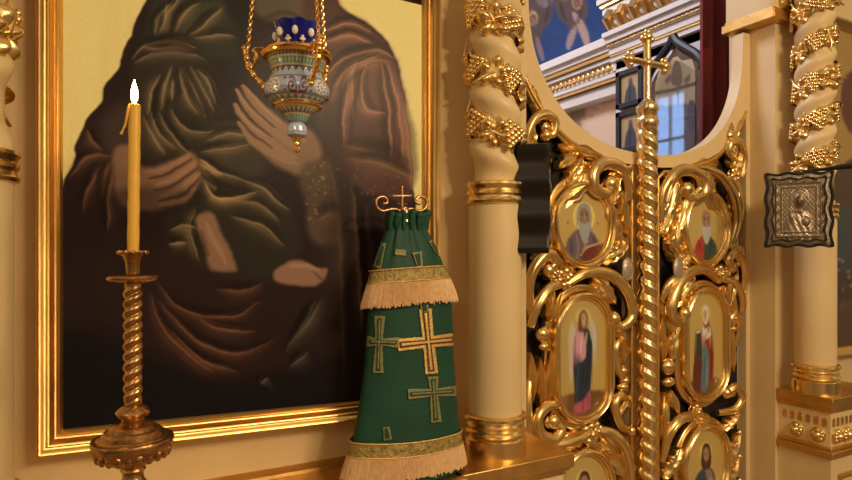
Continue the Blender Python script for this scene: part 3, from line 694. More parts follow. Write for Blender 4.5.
def gate(sgn, label):
    t = thing('gate_leaf', label, 'gate', (SP+sgn*.34, GY, .02))
    # cream outline: U shaped head, stiles and foot
    N = 40; os_ = [.012+(.598-.012)*i/N for i in range(N+1)]
    top = [(o, uz(o, .605, .56, 2.455)) for o in os_] + [(.607, 2.49)]
    os2 = [.012+(.63-.012)*i/N for i in range(N+1)]
    low = [(o, uz(o, .70, .61, 2.455)) for o in os2] + [(.655, 2.49)]
    n_ = len(top)
    mb = MB(); v = []; 
    for (o, z), (o2, z2) in zip(top, low): v += [(SP+sgn*o, GY-.022, z), (SP+sgn*o2, GY-.022, z2), (SP+sgn*o, GY+.03, z), (SP+sgn*o2, GY+.03, z2)]
    f = []
    for i in range(n_-1):
        a = 4*i; b = a+4
        f += [(a, a+1, b+1, b), (a+2, b+2, b+3, a+3), (a, b, b+2, a+2), (a+1, a+3, b+3, b+1)]
    e = 4*(n_-1); f += [(0, 2, 3, 1), (e, e+1, e+3, e+2)]
    mb.add(v, f); mb.build('curved_head_rail', CREAM, t, smooth=30)
    s_ = lambda o: SP+sgn*o
    si = .098 if sgn < 0 else .060
    MB().box((min(s_(.013),s_(si)),GY-.018,BOT), (max(s_(.013),s_(si)),GY+.03,1.868)).build('inner_stile', CREAM, t, smooth=0, bevel=.003)
    MB().box((min(s_(.635),s_(.678)),GY-.018,BOT), (max(s_(.635),s_(.678)),GY+.03,2.49)).build('outer_stile', CREAM, t, smooth=0, bevel=.003)
    MB().box((min(s_(.012),s_(.678)),GY-.018,.02), (max(s_(.012),s_(.678)),GY+.03,BOT)).build('bottom_rail', CREAM, t, smooth=0, bevel=.003)
    bk = [(s_(o), GY+.024, z) for o, z in low[:-1]]; bk = bk + [(s_(.63), GY+.024, BOT), (s_(.02), GY+.024, BOT)]
    MB().prism(bk, (0,.004,0)).build('dark_backing', VOID, t, smooth=0)
    # gilt moulding under the head rail and down the stiles
    ml = [(s_(o), GY-.022, uz(o, .685, .628, 2.455)) for o in [.09+.535*i/40 for i in range(41)]]
    ml = [(s_(si-.006), GY-.022, BOT)] + [(s_(si-.006), GY-.022, z) for z in (.8,1.3,1.7,1.80)] + ml
    MB().tube(ml, .0085, 8, nrm=(0,1,0)).tube([(x, y+.008, z-.012) for x, y, z in ml[5:]], .008, 8, nrm=(0,1,0)).build('gilt_moulding', GOLDD, t, smooth=60)
    # medallions
    medallion(t, sgn, .346, 1.602, .158, .168, 0, 'elder' if sgn < 0 else 'bald')
    medallion(t, sgn, .346, 1.104, .150, .253, .10, 'angel' if sgn < 0 else 'virgin')
    medallion(t, sgn, .346, .592, .160, .176, 0, 'christlike')
    bead = bead_
    S = lambda pts, r=.017, h=.026, **k: scroll2(t, sgn, [PL(*p) for p in pts], r*1.42, h*1.2, **k)
    SR = lambda pts, r=.017, h=.026, **k: scroll2(t, sgn, [PR(*p) for p in pts], r*1.42, h*1.2, **k)
    Lf = lambda b, e, w_, bend=0, **k: leaf2(t, sgn, PL(*b), PL(*e), w_*1.55, bend, **k)
    LR = lambda b, e, w_, bend=0, **k: leaf2(t, sgn, PR(*b), PR(*e), w_*1.65, -bend, **k)
    # head spandrel
    S([(527,158),(525,136),(531,120),(541,116),(550,122),(550,134),(543,136)], .013, .03)
    Lf((540,124),(530,86), .015, .06, h=.022, lobes=3); Lf((558,146),(606,164), .020, -.12, h=.03, lobes=3); Lf((532,160),(529,122), .022, 0, h=.024)
    bead(t, sgn, PL(543,128), .022)
    S([(627,200),(620,172),(602,164),(588,172),(588,188),(600,194),(606,184)], .019, .034)
    Lf((554,206),(594,163), .036, .14, h=.040); Lf((566,186),(580,158), .022, 0, h=.03); Lf((607,178),(627,174), .024, 0, h=.03)
    Lf((624,252),(603,188), .030, -.12, h=.034); Lf((628,236),(619,190), .020, 0, h=.026)
    Lf((536,215),(534,165), .026, .1, h=.03); S([(548,160),(536,172),(530,195),(534,225)], .014, .02, volute=False)
    Lf((578,150),(556,168), .022, 0, h=.026); Lf((596,172),(572,166), .020, .1, h=.03); Lf((612,206),(616,176), .018, 0, h=.028); Lf((545,232),(536,262), .022, .1, h=.028)
    # between the two upper medallions
    S([(530,318),(526,286),(531,266),(543,254),(552,262),(545,270)], .016, .03)
    flower2(t, sgn, PL(562,278), .043)
    S([(564,284),(584,272),(606,275),(621,292),(626,314),(616,326),(609,318)], .018, .034)
    S([(560,284),(545,288),(533,304),(528,326)], .015, .028, volute=False)
    Lf((600,262),(625,244), .026, .1, h=.03); Lf((592,276),(612,304), .026, -.1, h=.034); Lf((536,250),(552,282), .026, 0, h=.026)
    for e in ((540,288),(549,284),(558,291)): Lf((548,322), e, .014, 0, h=.034, lobes=2)
    bead(t, sgn, PL(540,334), .030); bead(t, sgn, PL(541,346), .022, .7)
    if sgn > 0: Lf0, S0, bead0 = Lf, S, bead; Lf = lambda *a, **k: None; S = lambda *a, **k: None; bead = lambda *a, **k: None
    else: bead = bead_
    # beside the tall medallion
    for b, e in (((531,404),(528,352)), ((541,412),(537,356)), ((549,404),(547,350))): Lf(b, e, .016, .04, h=.03, lobes=1)
    S([(558,404),(544,405),(533,415),(534,431),(547,437),(556,428),(549,420)], .017, .034); bead(t, sgn, PL(546,421), .026)
    S([(528,380),(524,405),(526,436),(540,446)], .014, .026, volute=False)
    S([(536,446),(556,442),(572,438),(586,432)], .015, .028, volute=False)
    Lf((540,446),(580,430), .024, .12, h=.03)
    if sgn < 0: flower2(t, sgn, PL(587,433), .046)
    S([(590,430),(606,431),(619,445),(626,472),(624,490)], .017, .03, volute=False)
    S([(627,352),(618,340),(611,348),(614,366),(622,380)], .013, .026); S([(628,405),(618,394),(610,404),(616,424),(628,430)], .014, .028)
    bead(t, sgn, PL(620,371), .024); bead(t, sgn, PL(620,386), .027, .7)
    Lf((622,366),(617,322), .020, .05, h=.03, lobes=2); Lf((612,420),(628,392), .018, 0, h=.03, lobes=2)
    Lf((600,436),(616,452), .026, .1, h=.034); Lf((606,446),(624,484), .028, -.1, h=.034); Lf((620,440),(629,470), .02, 0, h=.03)
    Lf((556,452),(534,486), .026, .1, h=.03); Lf((545,460),(529,500), .024, 0, h=.03)
    bead = bead_
    if sgn < 0: LR = lambda *a, **k: None; SR = lambda *a, **k: None; bead = lambda *a, **k: None
    # the outer side as seen on the right leaf
    flower2(t, sgn, PR(732,175), .036, pet=6)
    LR((731,168),(727,122), .022, .1, h=.030); bead(t, sgn, PR(727,136), .026)
    SR([(700,168),(716,176),(728,196),(732,222),(728,244)], .016, .03, volute=False)
    SR([(726,270),(735,262),(736,250),(729,246)], .013, .026); bead(t, sgn, PR(735,254), .018); flower2(t, sgn, PR(722,272), .026)
    LR((724,302),(734,272), .022, .1, h=.03); LR((734,330),(728,284), .018, .05, h=.026, lobes=2); LR((733,372),(728,322), .016, 0, h=.028, lobes=2)
    SR([(734,345),(736,322),(730,314),(725,322)], .011, .026)
    SR([(716,412),(730,408),(736,396),(730,386),(723,392)], .015, .03); bead(t, sgn, PR(729,392), .020)
    for k in range(6): bead(t, sgn, PR(734+(k % 2)*3, 420+k*12), .017)
    LR((722,430),(736,410), .020, .1, h=.03); LR((728,470),(737,430), .018, 0, h=.03); LR((727,490),(735,456), .018, 0, h=.03)
    # the inner side as seen on the right leaf
    LR((660,234),(672,178), .030, .1, h=.034); LR((672,262),(676,218), .022, -.05, h=.034, lobes=3); LR((658,300),(672,336), .026, -.1, h=.032, lobes=2)
    LR((676,270),(688,252), .022, 0, h=.03); LR((672,300),(684,272), .024, .1, h=.036, lobes=3)
    bead(t, sgn, PR(665,366), .036); bead(t, sgn, PR(665,381), .034, .62); LR((668,352),(676,312), .02, .05, h=.034, lobes=2); LR((660,352),(659,316), .016, 0, h=.03, lobes=1); LR((664,392),(661,430), .016, 0, h=.03, lobes=1); LR((670,390),(676,414), .018, .1, h=.03, lobes=1)
    SR([(660,300),(664,284),(674,276),(684,272)], .014, .03, volute=False); SR([(659,222),(658,196),(664,180),(676,170),(690,174),(695,188),(688,196)], .016, .034)
    LR((662,364),(660,336), .014, 0, h=.03, lobes=1); LR((669,362),(674,334), .016, .05, h=.03, lobes=1)
    SR([(660,460),(664,432),(674,418),(690,414)], .017, .03, volute=False); LR((659,440),(664,396), .018, .05, h=.03, lobes=1)
    LR((662,478),(678,446), .028, .1, h=.036); flower2(t, sgn, PR(693,411), .036); LR((690,412),(712,420), .022, .1, h=.03)
    # pale oval boss next to the post
    c = PL(620,269); mb = MB().ball((SP+sgn*c[0], GY-.050, c[1]), .027, 18, 10, (1,.35,1.55)); 
    mb.tube([(SP+sgn*c[0]+.026*math.cos(a), GY-.050, c[1]+.041*math.sin(a)) for a in [2*PI*k/32 for k in range(32)]], .0045, 8, closed=True, nrm=(0,1,0))
    b_ = mb.build('oval_boss', mat('pale_silver', (.55,.46,.38), .35, .6, bump=.2, bscale=150), t, smooth=80); b_['label'] = 'pale silver oval boss'
    return t
gl = gate(-1, 'left leaf of the carved gilded gates, with bearded saint and pink-sleeved angel medallions')
gr = gate(1, 'right leaf of the carved gilded gates, with bald elder and red-cloaked woman medallions')
gl['group'] = gr['group'] = 'gilded gate leaves'
# twisted post with the cross (fixed to the left leaf)
PXP = 1.882
po = MB(); rows = []; z0, z1, pit, na = .10, 1.985, .0575, 28
for i in range(760):
    z = z0+(z1-z0)*i/759; row = []
    for k in range(na):
        a = 2*PI*k/na; c_ = .5+.5*math.cos(2*a+2*PI*z/pit); r = .0335+.0080*c_**.8
        row.append((PXP+r*math.cos(a), GY-.06+r*math.sin(a), z))
    rows.append(row)
po.grid(rows, closed_v=True); po.add(rows[0], [tuple(range(na))]); po.add(rows[-1], [tuple(range(na))])
post = po.build('twisted_post', GOLDS, gl, smooth=80)
PX0, PY0 = PXP, GY-.06
kp = MB().lathe([(.020,1.975),(.036,1.985),(.044,2.005),(.042,2.022),(.032,2.034),(.036,2.042),(.043,2.056),(.042,2.072),(.030,2.086),(.022,2.094),(.018,2.10)], (PX0,PY0,0), 28)
kp.build('post_knob', GOLDS, post)
cx = MB(); 
zt_ = 2.335; za = 2.245
def rod(a, b, r): cx.tube([a, b], r, 8)
rod((PX0,PY0,2.09),(PX0,PY0,zt_), .0145)
rod((PX0-.088,PY0,za),(PX0+.088,PY0,za), .0135)
cx.ball((PX0,PY0,za), .021, 12, 8)
for c, dx, dz in (((PX0,PY0,zt_+.012),1,0), ((PX0-.098,PY0,za),0,1), ((PX0+.098,PY0,za),0,1)):
    cx.ball(c, .021, 12, 8)
    for k in (-1,1): cx.ball((c[0]+dx*k*.020-(.004 if dz and c[0] < PX0 else -.004 if dz else 0)*-1, c[1], c[2]+dz*k*.020-(0 if dz else .008)), .015, 10, 8)
    cx.ball((c[0]+(0 if dx else (.018 if c[0] > PX0 else -.018)), c[1], c[2]+(.020 if dx else 0)), .014, 10, 8)
cx.build('cross', GOLDS, post, smooth=50)
MB().box((SP-.012,GY-.03,.02),(SP+.0118,GY+.03,1.89)).build('meeting_stile', CREAM, gl, smooth=0)

# ================================================================== ICON CASES ON THE COLUMNS
def wavy(hw, hh, amp, n=40):
    pts = []
    def wv(t): return amp*math.cos(t*2*PI*3)*(1 if True else 0)
    for i in range(n): t = i/n; pts.append((-hw+2*hw*t, -hh-wv(t)+amp*0))
    for i in range(n): t = i/n; pts.append((hw+wv(t), -hh+2*hh*t))
    for i in range(n): t = i/n; pts.append((hw-2*hw*t, hh+wv(t)))
    for i in range(n): t = i/n; pts.append((-hw-wv(t), hh-2*hh*t))
    return pts
def ring(mb, outer, inner, y0, y1, h=0):      # wavy band from outer to inner outline, front at y1 (towards -y)
    n = len(outer)
    rows = [[(x, y0, z) for x, z in outer], [(x, y1+.002, z) for x, z in outer]]
    mid = [((a[0]*.8+b[0]*.2), (a[1]*.8+b[1]*.2)) for a, b in zip(outer, inner)]; mid2 = [((a[0]*.2+b[0]*.8), (a[1]*.2+b[1]*.8)) for a, b in zip(outer, inner)]
    rows += [[(x, y1, z) for x, z in mid], [(x, y1, z) for x, z in mid2], [(x, y1+.002, z) for x, z in inner], [(x, y0, z) for x, z in inner]]
    mb.grid(rows, closed_v=True); return mb
def icon_case(loc, rotz, label, hw=.113, hh=.146):
    t = thing('icon_case', label, 'icon case', loc, (0,0,rotz), 'icon cases on the columns')
    o1, o2 = wavy(hw, hh, .0036), wavy(hw-.009, hh-.009, .0036); dp = .075
    b = MB(); n = len(o1)
    b.add([(x, dp, z) for x, z in o1]+[(x, .004, z) for x, z in o1], [tuple(range(n)), tuple(reversed(range(n, 2*n)))]+[(i, (i+1) % n, n+(i+1) % n, n+i) for i in range(n)])
    b.build('case_body', BLACK, t, local=True, smooth=40)
    ring(MB(), o1, o2, .004, -.010).build('outer_frame', BLACK, t, local=True, smooth=40)
    i1, i2 = wavy(hw-.022, hh-.022, .0036), wavy(hw-.028, hh-.028, .0036)
    s = MB(); k = len(o2); v = [(x, -.004, z) for x, z in o2]+[(x, -.008, z) for x, z in i1]
    s.add(v, [(i, (i+1) % k, k+(i+1) % k, k+i) for i in range(k)]); s.build('filigree_border', SILV, t, local=True)
    ring(MB(), i1, i2, .003, -.014).build('inner_frame', BLACK, t, local=True, smooth=40)
    # chased silver cover with a half-length figure in relief
    N1, N2 = 110, 120; W_, H_ = hw-.0245, hh-.0245
    gx, gz = np.meshgrid(np.linspace(-1,1,N1+1), np.linspace(-1,1,N2+1))
    def g_(x, z, rx, rz): return np.exp(-((gx-x)/rx)**2-((gz-z)/rz)**2)
    def dome(x, z, rx, rz): return np.sqrt(np.clip(1-((gx-x)/rx)**2-((gz-z)/rz)**2, 0, 1))
    hgt = .5*np.clip(1-np.abs(np.maximum(abs(gx)*1.02, abs(gz))-.86)/.05, 0, 1)+.3*np.clip(1-np.abs(np.maximum(abs(gx)*1.1, abs(gz))-.72)/.03, 0, 1)
    hgt += 1.0*dome(.02,.28,.20,.25)+.35*np.clip(1-np.abs(np.hypot(gx-.02,(gz-.28)*.95)-.36)/.03, 0, 1)+.25*(np.hypot(gx-.02,gz-.28) < .34)
    hgt += .9*dome(0,-.62,.56,.62)*(gz < .1)+.6*g_(-.28,-.22,.10,.16)+.7*dome(.26,-.38,.17,.15)+.5*g_(-.30,-.05,.05,.1)
    hgt += .10*np.sin(gx*26+gz*14)*dome(0,-.6,.55,.6)+.07*np.sin(gz*22-gx*18)*(np.maximum(abs(gx), abs(gz)) > .74)+.04*np.sin(gx*40)*np.sin(gz*40)
    P = [[(gx[j,i]*W_, -.006-.011*hgt[j,i], gz[j,i]*H_) for i in range(N1+1)] for j in range(N2+1)]
    cv = Canvas(gx, gz, (.30,.235,.165))
    cv.spot(.02,.27,.17,.22,np.array((.10,.055,.03)),.95,.6); cv.spot(.02,.25,.09,.13,np.array((.26,.15,.08)),.8,.3)
    cv.spot(-.27,-.22,.10,.15,np.array((.22,.13,.08)),.8,.4); cv.spot(0,-.6,.5,.5,np.array((.38,.31,.23)),.5,.2); cv.grain(.12)
    cv.stroke([(.02,-.12),(.16,-.02),(.24,.1)], .03, np.array((.10,.07,.05)), .5); cv.stroke([(-.3,-.02),(-.12,-.1),(.02,-.06)], .03, np.array((.10,.07,.05)), .5)
    MB().grid(P).build('silver_cover', SILVER, t, local=True, col=cv.c, smooth=80)
    return t
pr = at(798.5, 209.5, -.215); pL = at(545, 201.5, -.15)
kr = icon_case(pr, -math.radians(55), 'small silver icon in a wavy black case, mounted on the right column')
kl = copy_tree(kr); kl.location = pL; kl.rotation_euler = (0,0,math.radians(51))
kl['label'] = 'deep black wavy-edged icon case seen edge-on, mounted on the middle column'
kl.scale = (1.08,1.08,1.06)
# bracket of the right case: a black forged arm running back along the column
c0 = Vector(pr); br = MB()
Mr = Matrix.Rotation(-math.radians(55), 3, 'Z')
P_ = [Mr @ Vector(p) for p in ((.02,.01,.150),(.08,.0,.152),(.13,-.01,.156),(.19,-.01,.160),(.26,.0,.163))]
br.tube([c0+p for p in P_], [.004,.006,.010,.012,.006], 10)
ba_ = br.build('bracket_arm', BLACK, kr, local=True)
ba_.data.transform((Matrix.Translation(c0) @ Mr.to_4x4()).inverted())
# fixing block between the left case and the column is part of the case
# ================================================================== CANDLESTICK AND CANDLE
DC = .90
cpos = at_d(133, 252, DC); kx, ky = cpos.x, cpos.y
k_ = DC/F
def zz(py): return EYE+(HZ-py)*k_
st_ = thing('candlestick', 'tall aged brass candlestick with twisted stem in front of the great painting', 'candlestick', (kx,ky,0))
def lz(prof): return [(r*k_, zz(p)) for r, p in prof]
MB().lathe(lz([(4,276),(6,274),(6.5,268),(7,262),(9,257),(12,253),(13.5,252),(12,252.5),(8,256),(6.3,262),(6,268)]), (kx,ky,0), 28, cap=False).build('socket', BRASS, st_)
sc = MB()
for k in range(12):
    a = 2*PI*k/12; sc.ball((kx+12.6*k_*math.cos(a), ky+12.6*k_*math.sin(a), zz(252.5)), 2.4*k_, 8, 6)
sc.build('socket_lip', BRASS, st_)
MB().lathe(lz([(6,284),(12,282.5),(21,281),(23.5,279.5),(24,277.5),(22,276),(19,277),(8,275.5)]), (kx,ky,0), 40).build('drip_tray', BRASS, st_)
stem = MB(); rows = []; na = 32; zb_, zt2 = zz(406), zz(283)
for i in range(420):
    z = zb_+(zt2-zb_)*i/419; e = min(1, min(i, 419-i)/38); row = []
    for k in range(na):
        a = 2*PI*k/na; ph = 2*a-2*PI*z/(.0158); c_ = abs(math.cos(ph/2)); r = k_*(7.6+e*(2.5*c_-.9)); row.append((kx+r*math.cos(a), ky+r*math.sin(a), z))
    rows.append(row)
stem.grid(rows, closed_v=True).build('twisted_stem', BRASS, st_, smooth=80)
MB().lathe(lz([(10,424),(10.5,418),(13,416),(15,413.2),(16,411.6),(15,410),(12,407),(9,405)]), (kx,ky,0), 32).build('collar', BRASS, st_)
MB().lathe(lz([(36,441),(33,436.5),(31,435.5),(29,435),(28.5,432),(26,429.5),(23,429),(22,428.5),(21.5,426),(19,424),(13,423.5),(11,422),(9,421)]), (kx,ky,0), 40).build('stepped_cap', BRASS, st_)
nsd = 44; rows = []
for r, p in ((8,470),(11,466),(18,462.5),(27,458),(33,452),(36,446),(37.5,444),(38.5,440),(37.5,437.5),(33,437)):
    rows.append([(kx+r*k_*(1+(.03 if 441 < p < 460 else 0)*math.cos(11*2*PI*k/nsd))*math.cos(2*PI*k/nsd), ky+r*k_*(1+(.03 if 441 < p < 460 else 0)*math.cos(11*2*PI*k/nsd))*math.sin(2*PI*k/nsd), zz(p)) for k in range(nsd)])
dish = MB().grid(rows, closed_v=True).build('drip_dish', BRASS, st_, smooth=50)
sw = MB()
for k in range(22):
    a = 2*PI*k/22; sw.ball((kx+32.2*k_*math.cos(a), ky+32.2*k_*math.sin(a), zz(451.5)), 3.8*k_, 8, 6, (1,1,1.6))
sw.build('cast_leaf_band', BRASS, dish)
MB().lathe([(.11,0),(.115,.012),(.10,.03),(.06,.05),(.03,.09),(.018,.13),(.016,.5),(.022,.52),(.016,.54),(.015,zz(500)),(.020,zz(488)),(.021,zz(484)),(10*k_,zz(478)),(9.5*k_,zz(472)),(12*k_,zz(469)),(10*k_,zz(465))], (kx,ky,0), 36).build('lower_stem', BRASS, st_)
cd = thing('candle', 'lit thin yellow wax candle in the brass candlestick', 'candle', (kx,ky,zz(268)))
rows = []
for i in range(31):
    p = 266-(266-105)*i/30; r = 5.5*k_*(1+.03*math.sin(i*1.3)); ox = k_*(.6+1.6*i/30-.6)
    rows.append([(kx+ox+r*math.cos(2*PI*k/20), ky+r*math.sin(2*PI*k/20), zz(p)) for k in range(20)])
ox = 1.6*k_
rows.append([(kx+ox+4.3*k_*math.cos(2*PI*k/20), ky+4.3*k_*math.sin(2*PI*k/20), zz(104.2)) for k in range(20)])
rows.append([(kx+ox+2.2*k_*math.cos(2*PI*k/20), ky+2.2*k_*math.sin(2*PI*k/20), zz(106)) for k in range(20)])
m_ = MB().grid(rows, closed_v=True); m_.add(rows[0], [tuple(range(20))]); m_.add(rows[-1], [tuple(range(20))]); m_.build('wax_body', WAX, cd, smooth=60)
def cpt(px, py, dd=0): return at_d(px, py, DC+dd)
MB().tube([cpt(130,104,-.004), cpt(128.5,108,-.008), cpt(127,116,-.008), cpt(125.5,124,-.006), cpt(122.5,131,-.006), cpt(121,134,-.006)], [.0016,.0020,.0018,.0016,.0013,.0020], 10).build('wax_drip', WAX, cd)
MB().tube([(kx+ox,ky,zz(107)),(kx+ox+.001,ky,zz(102)),(kx+ox+.003,ky,zz(99))], .0012, 6).build('wick', VOID, cd)
fl = MB().lathe([(.0004,zz(104)),(.0022,zz(102.5)),(.0044,zz(99)),(.0052,zz(95)),(.0046,zz(90)),(.0031,zz(86)),(.0016,zz(82.5)),(.0003,zz(79))], (kx+ox-.0005,ky,0), 20)
fl.build('flame', emit('candle_flame', (1.0,.66,.30), 14), cd)

# ================================================================== HANGING LAMP
DL = 1.04; kl_ = DL/F
la = at_d(297, 252, DL); lx, ly = la.x, la.y
def lzz(p): return EYE+(HZ-p)*kl_
ln = thing('hanging_lamp', 'enamelled hanging oil lamp with gilt handles on chains before the great painting', 'lamp', (lx,ly,lzz(152)))
prof = [(5,137),(9,134),(10,130),(9.4,125),(6.5,121.5),(9,120),(10.5,117),(12.5,113),(17,108.5),(21.5,104),(22.5,102),(23,98.5),(27,95),(31.5,90.5),(33,85),(32,79.5),(29,74.5),(25.5,70.5),(24.6,67),(26,62),(28,56),(29,52),(29.5,50)]
pr_ = []
for (r0,p0),(r1,p1) in zip(prof, prof[1:]):
    for k in range(6): pr_.append((r0+(r1-r0)*k/6, p0+(p1-p0)*k/6))
pr_.append(prof[-1]); NA = 220
def lzf(p, r): return EYE+(HZ-p)*kl_*(DL-r*kl_*.92)/DL
P = [[(lx+r*kl_*math.cos(2*PI*k/NA), ly+r*kl_*math.sin(2*PI*k/NA), lzf(p, r)) for k in range(NA)] for r, p in pr_]
AX = np.array([[k/NA*360 for k in range(NA)] for r, p in pr_]); AY = np.array([[p for k in range(NA)] for r, p in pr_])
cv = Canvas(AX, AY, mc(150,140,128))
def band(p0, p1, c): cv.fill([(-5,p0),(365,p0),(365,p1),(-5,p1)], mc(*c), .35, smooth=False)
band(49,54.5,(150,136,116)); band(54.5,56,(206,160,96)); band(56,63,(132,140,108)); band(63,65,(206,160,96)); band(65,71,(92,74,84)); band(71,74,(170,160,150)); band(74,94,(160,150,148)); band(94,98.5,(120,112,100))
band(103,106,(206,160,96)); band(106,112,(108,100,88)); band(112,114,(206,160,96)); band(114,119.5,(112,128,104)); band(123,134,(178,172,172))
for k in range(48):
    a = k*7.5+2; cv.fill([(a-3.4,54.3),(a,50.3),(a+3.4,54.3)], mc(96,66,66), .3, smooth=False); cv.stroke([(a,57),(a,62.5)], 1.5, mc(84,84,66), .9, taper=False); cv.spot(a+3.7,59.5,1.4,1.8,mc(196,190,150))
for k in range(24):
    a = k*15+4; cv.stroke([(a-7,75.5),(a+7,75.5)], .8, mc(70,50,60), .9, taper=False); cv.stroke([(a-7,92.8),(a+7,92.8)], .8, mc(70,50,50), .9, taper=False); cv.fill([(a-6,70.8),(a,65.8),(a+6,70.8)], mc(186,180,182), .4, smooth=False); cv.spot(a,69.3,2.4,1.1,mc(110,60,56)); cv.fill([(a-6,94.3),(a,98),(a+6,94.3)], mc(196,186,170), .3, smooth=False)
    cv.fill([(a-6,106.3),(a,111.6),(a+6,106.3)], mc(190,172,140), .4, smooth=False); cv.spot(a+7.5,110,3,1.4,mc(120,60,52)); cv.stroke([(a,115),(a,119)], 2, mc(190,186,160), .8)
for k in range(8):
    a = k*45+30.5
    if k % 2 == 0:
        cv.spot(a,84,15,8.2,mc(214,200,182),1,.85)
        for q in range(8): cv.spot(a+9.5*math.cos(q*PI/4), 84+5.2*math.sin(q*PI/4), 3.2, 1.8, mc(140,72,56))
        cv.spot(a,84,4.5,2.5,mc(150,84,60)); cv.spot(a,84,2,1.2,mc(232,214,180))
    else:
        for s_ in (-1,1):
            cv.stroke([(a+s_*2,91),(a+s_*12,91),(a+s_*16,86),(a+s_*11,82),(a+s_*7,85),(a+s_*10,87)], 2.2, mc(104,44,46), .95, taper=False)
            cv.stroke([(a+s_*2,91),(a+s_*4,82),(a+s_*10,77),(a+s_*14,78)], 2.0, mc(96,60,70), .9, taper=False)
        cv.spot(a,83,5,4.5,mc(120,134,172)); cv.spot(a,83,2.4,2,mc(222,214,206)); cv.spot(a,90,3,1.6,mc(188,120,90))
    cv.spot(a+22.5,78,4,1.8,mc(100,62,68)); cv.spot(a+22.5,90,4,1.8,mc(112,62,60))
for k in range(10):
    a = k*36+9; cv.spot(a,129,11,3.4,mc(98,84,96),.9,.6); cv.spot(a,129,6.5,2.2,mc(220,206,200),1,.6); cv.spot(a,129,2.5,.9,mc(150,90,80))
cv.c = np.clip(cv.c/np.array(TINT)*1.12, .004, .9)
MB().grid(P, closed_v=True).build('bowl', ENAMEL, ln, col=cv.c, smooth=60)
def gr_(prof, name, n=40): return MB().lathe([(r*kl_, lzf(p, r)) for r, p in prof], (lx,ly,0), n).build(name, LGOLD, ln)
gr_([(29,51),(31,50.5),(33,49.5),(34.5,47),(35,45),(33.5,43),(31,42),(26,41.5),(22,43)], 'rim')
gr_([(22.5,103),(24,102.5),(24.8,101),(24,99.4),(22.5,99)], 'band')
gr_([(.5,152.5),(2.4,151.5),(3.2,149.5),(2.6,147.6),(2.0,146.5),(2.8,145.4),(3.0,144),(2.6,142),(3.4,140.5),(5,137),(3,136)], 'finial', 20)
gc = thing('glass_cup', 'cobalt blue glass cup with white jewels sitting in the enamelled lamp', 'cup', (lx,ly,lzz(46)))
rows = []
for r, p in ((12,50),(15.5,46),(16.5,40),(18.5,34),(21,27),(23.2,20),(23.6,17.8),(22.4,18),(20,27),(17.4,34),(15.5,40),(14,46),(10,48.5)):
    rows.append([(lx+r*kl_*math.cos(2*PI*k/48), ly+r*kl_*math.sin(2*PI*k/48), lzf(p+(.9*math.cos(9*2*PI*k/48) if p < 21 else 0), max(r, 16))) for k in range(48)])
MB().grid(rows, closed_v=True).build('cup_body', BLUEG, gc, smooth=60)
a0 = math.atan2(-CS, -SN)      # bearing of the viewer
for k in range(8):
    a = a0+.12+(k-.0)*2*PI/8; rr = 21.3*kl_
    MB().ball((lx+rr*math.cos(a), ly+rr*math.sin(a), lzf(30.5,20)), 1, 14, 10, (3.0*kl_,3.0*kl_,4.4*kl_)).build('white_jewel', PEARL, gc, smooth=80)
    cl = MB(); a2 = a+PI/8
    for dx, dy in ((-1.6,38.5),(0,36.2),(1.6,38.5),(0,39.5)): cl.ball((lx+18.4*kl_*math.cos(a2+dx*.055), ly+18.4*kl_*math.sin(a2+dx*.055), lzf(dy,18)), 1.5*kl_, 8, 6)
    cl.build('enamel_trefoil', PEARL, gc, smooth=80)
def hp(a, r, p): return Vector((lx+r*kl_*math.cos(a), ly+r*kl_*math.sin(a), lzf(p, 33*max(0, math.cos(a-a0))**1 if math.cos(a-a0) > 0 else 8)))
top = Vector((lx-.006, ly+.0, 2.70)); rightv = Vector((CS,-SN,0))
for nm, a in (('l', a0-1.62), ('r', a0+.62), ('b', a0+2.71)):
    pts = cr([hp(a,31,85.5), hp(a,35,82), hp(a,40,76), hp(a,46,69), hp(a,50,62), hp(a,51,54), hp(a,52,47), hp(a,55,43.5)], 5)
    hd = MB().tube([tuple(p) for p in pts], [2.4*kl_*(1+.3*math.sin(i*1.1)) for i in range(len(pts))], 10)
    hd.tube([tuple(p) for p in cr([hp(a,49,60), hp(a,45,64), hp(a,42,59), hp(a,41,52), hp(a,44,47), hp(a,39,45.5), hp(a,33,46)], 5)], 1.9*kl_, 8)
    hd.ball(hp(a,42,56), 2.8*kl_, 10, 8); hd.ball(hp(a,33,84), 3.2*kl_, 10, 8); hd.ball(hp(a,52,50), 3.0*kl_, 10, 8)
    hd.build('handle', LGOLD, ln)
    s0 = hp(a,50,47); s1 = top; L = (s1-s0).length; cnt = int(L/.0066); ch = MB(); dr = (s1-s0).normalized(); sd = dr.cross(Vector((0,1,0))).normalized(); sd2 = dr.cross(sd)
    for i in range(cnt):
        c = s0+dr*(i+.5)*.0066; A_ = sd if i % 2 else sd2
        ch.tube([c+dr*.0048*math.cos(q)+A_*.0027*math.sin(q) for q in [2*PI*j/8 for j in range(8)]], .0010, 5, closed=True)
    ch.build('chain', LGOLD, ln)
MB().lathe([(.002,2.68),(.012,2.69),(.016,2.70),(.010,2.712),(.003,2.725)], (top.x,top.y,0), 16).build('top_cap', LGOLD, ln)
lbk = thing('lamp_bracket', 'gilded bracket arm above the frame holding the lamp chains', 'bracket', (top.x,0,2.73))
MB().tube([(top.x,-.002,2.85),(top.x,-.15,2.87),(top.x,-.40,2.83),(top.x,ly-.01,2.76),(top.x,ly,2.728)], [.014,.011,.010,.009,.006], 10).build('arm', LGOLD, lbk)

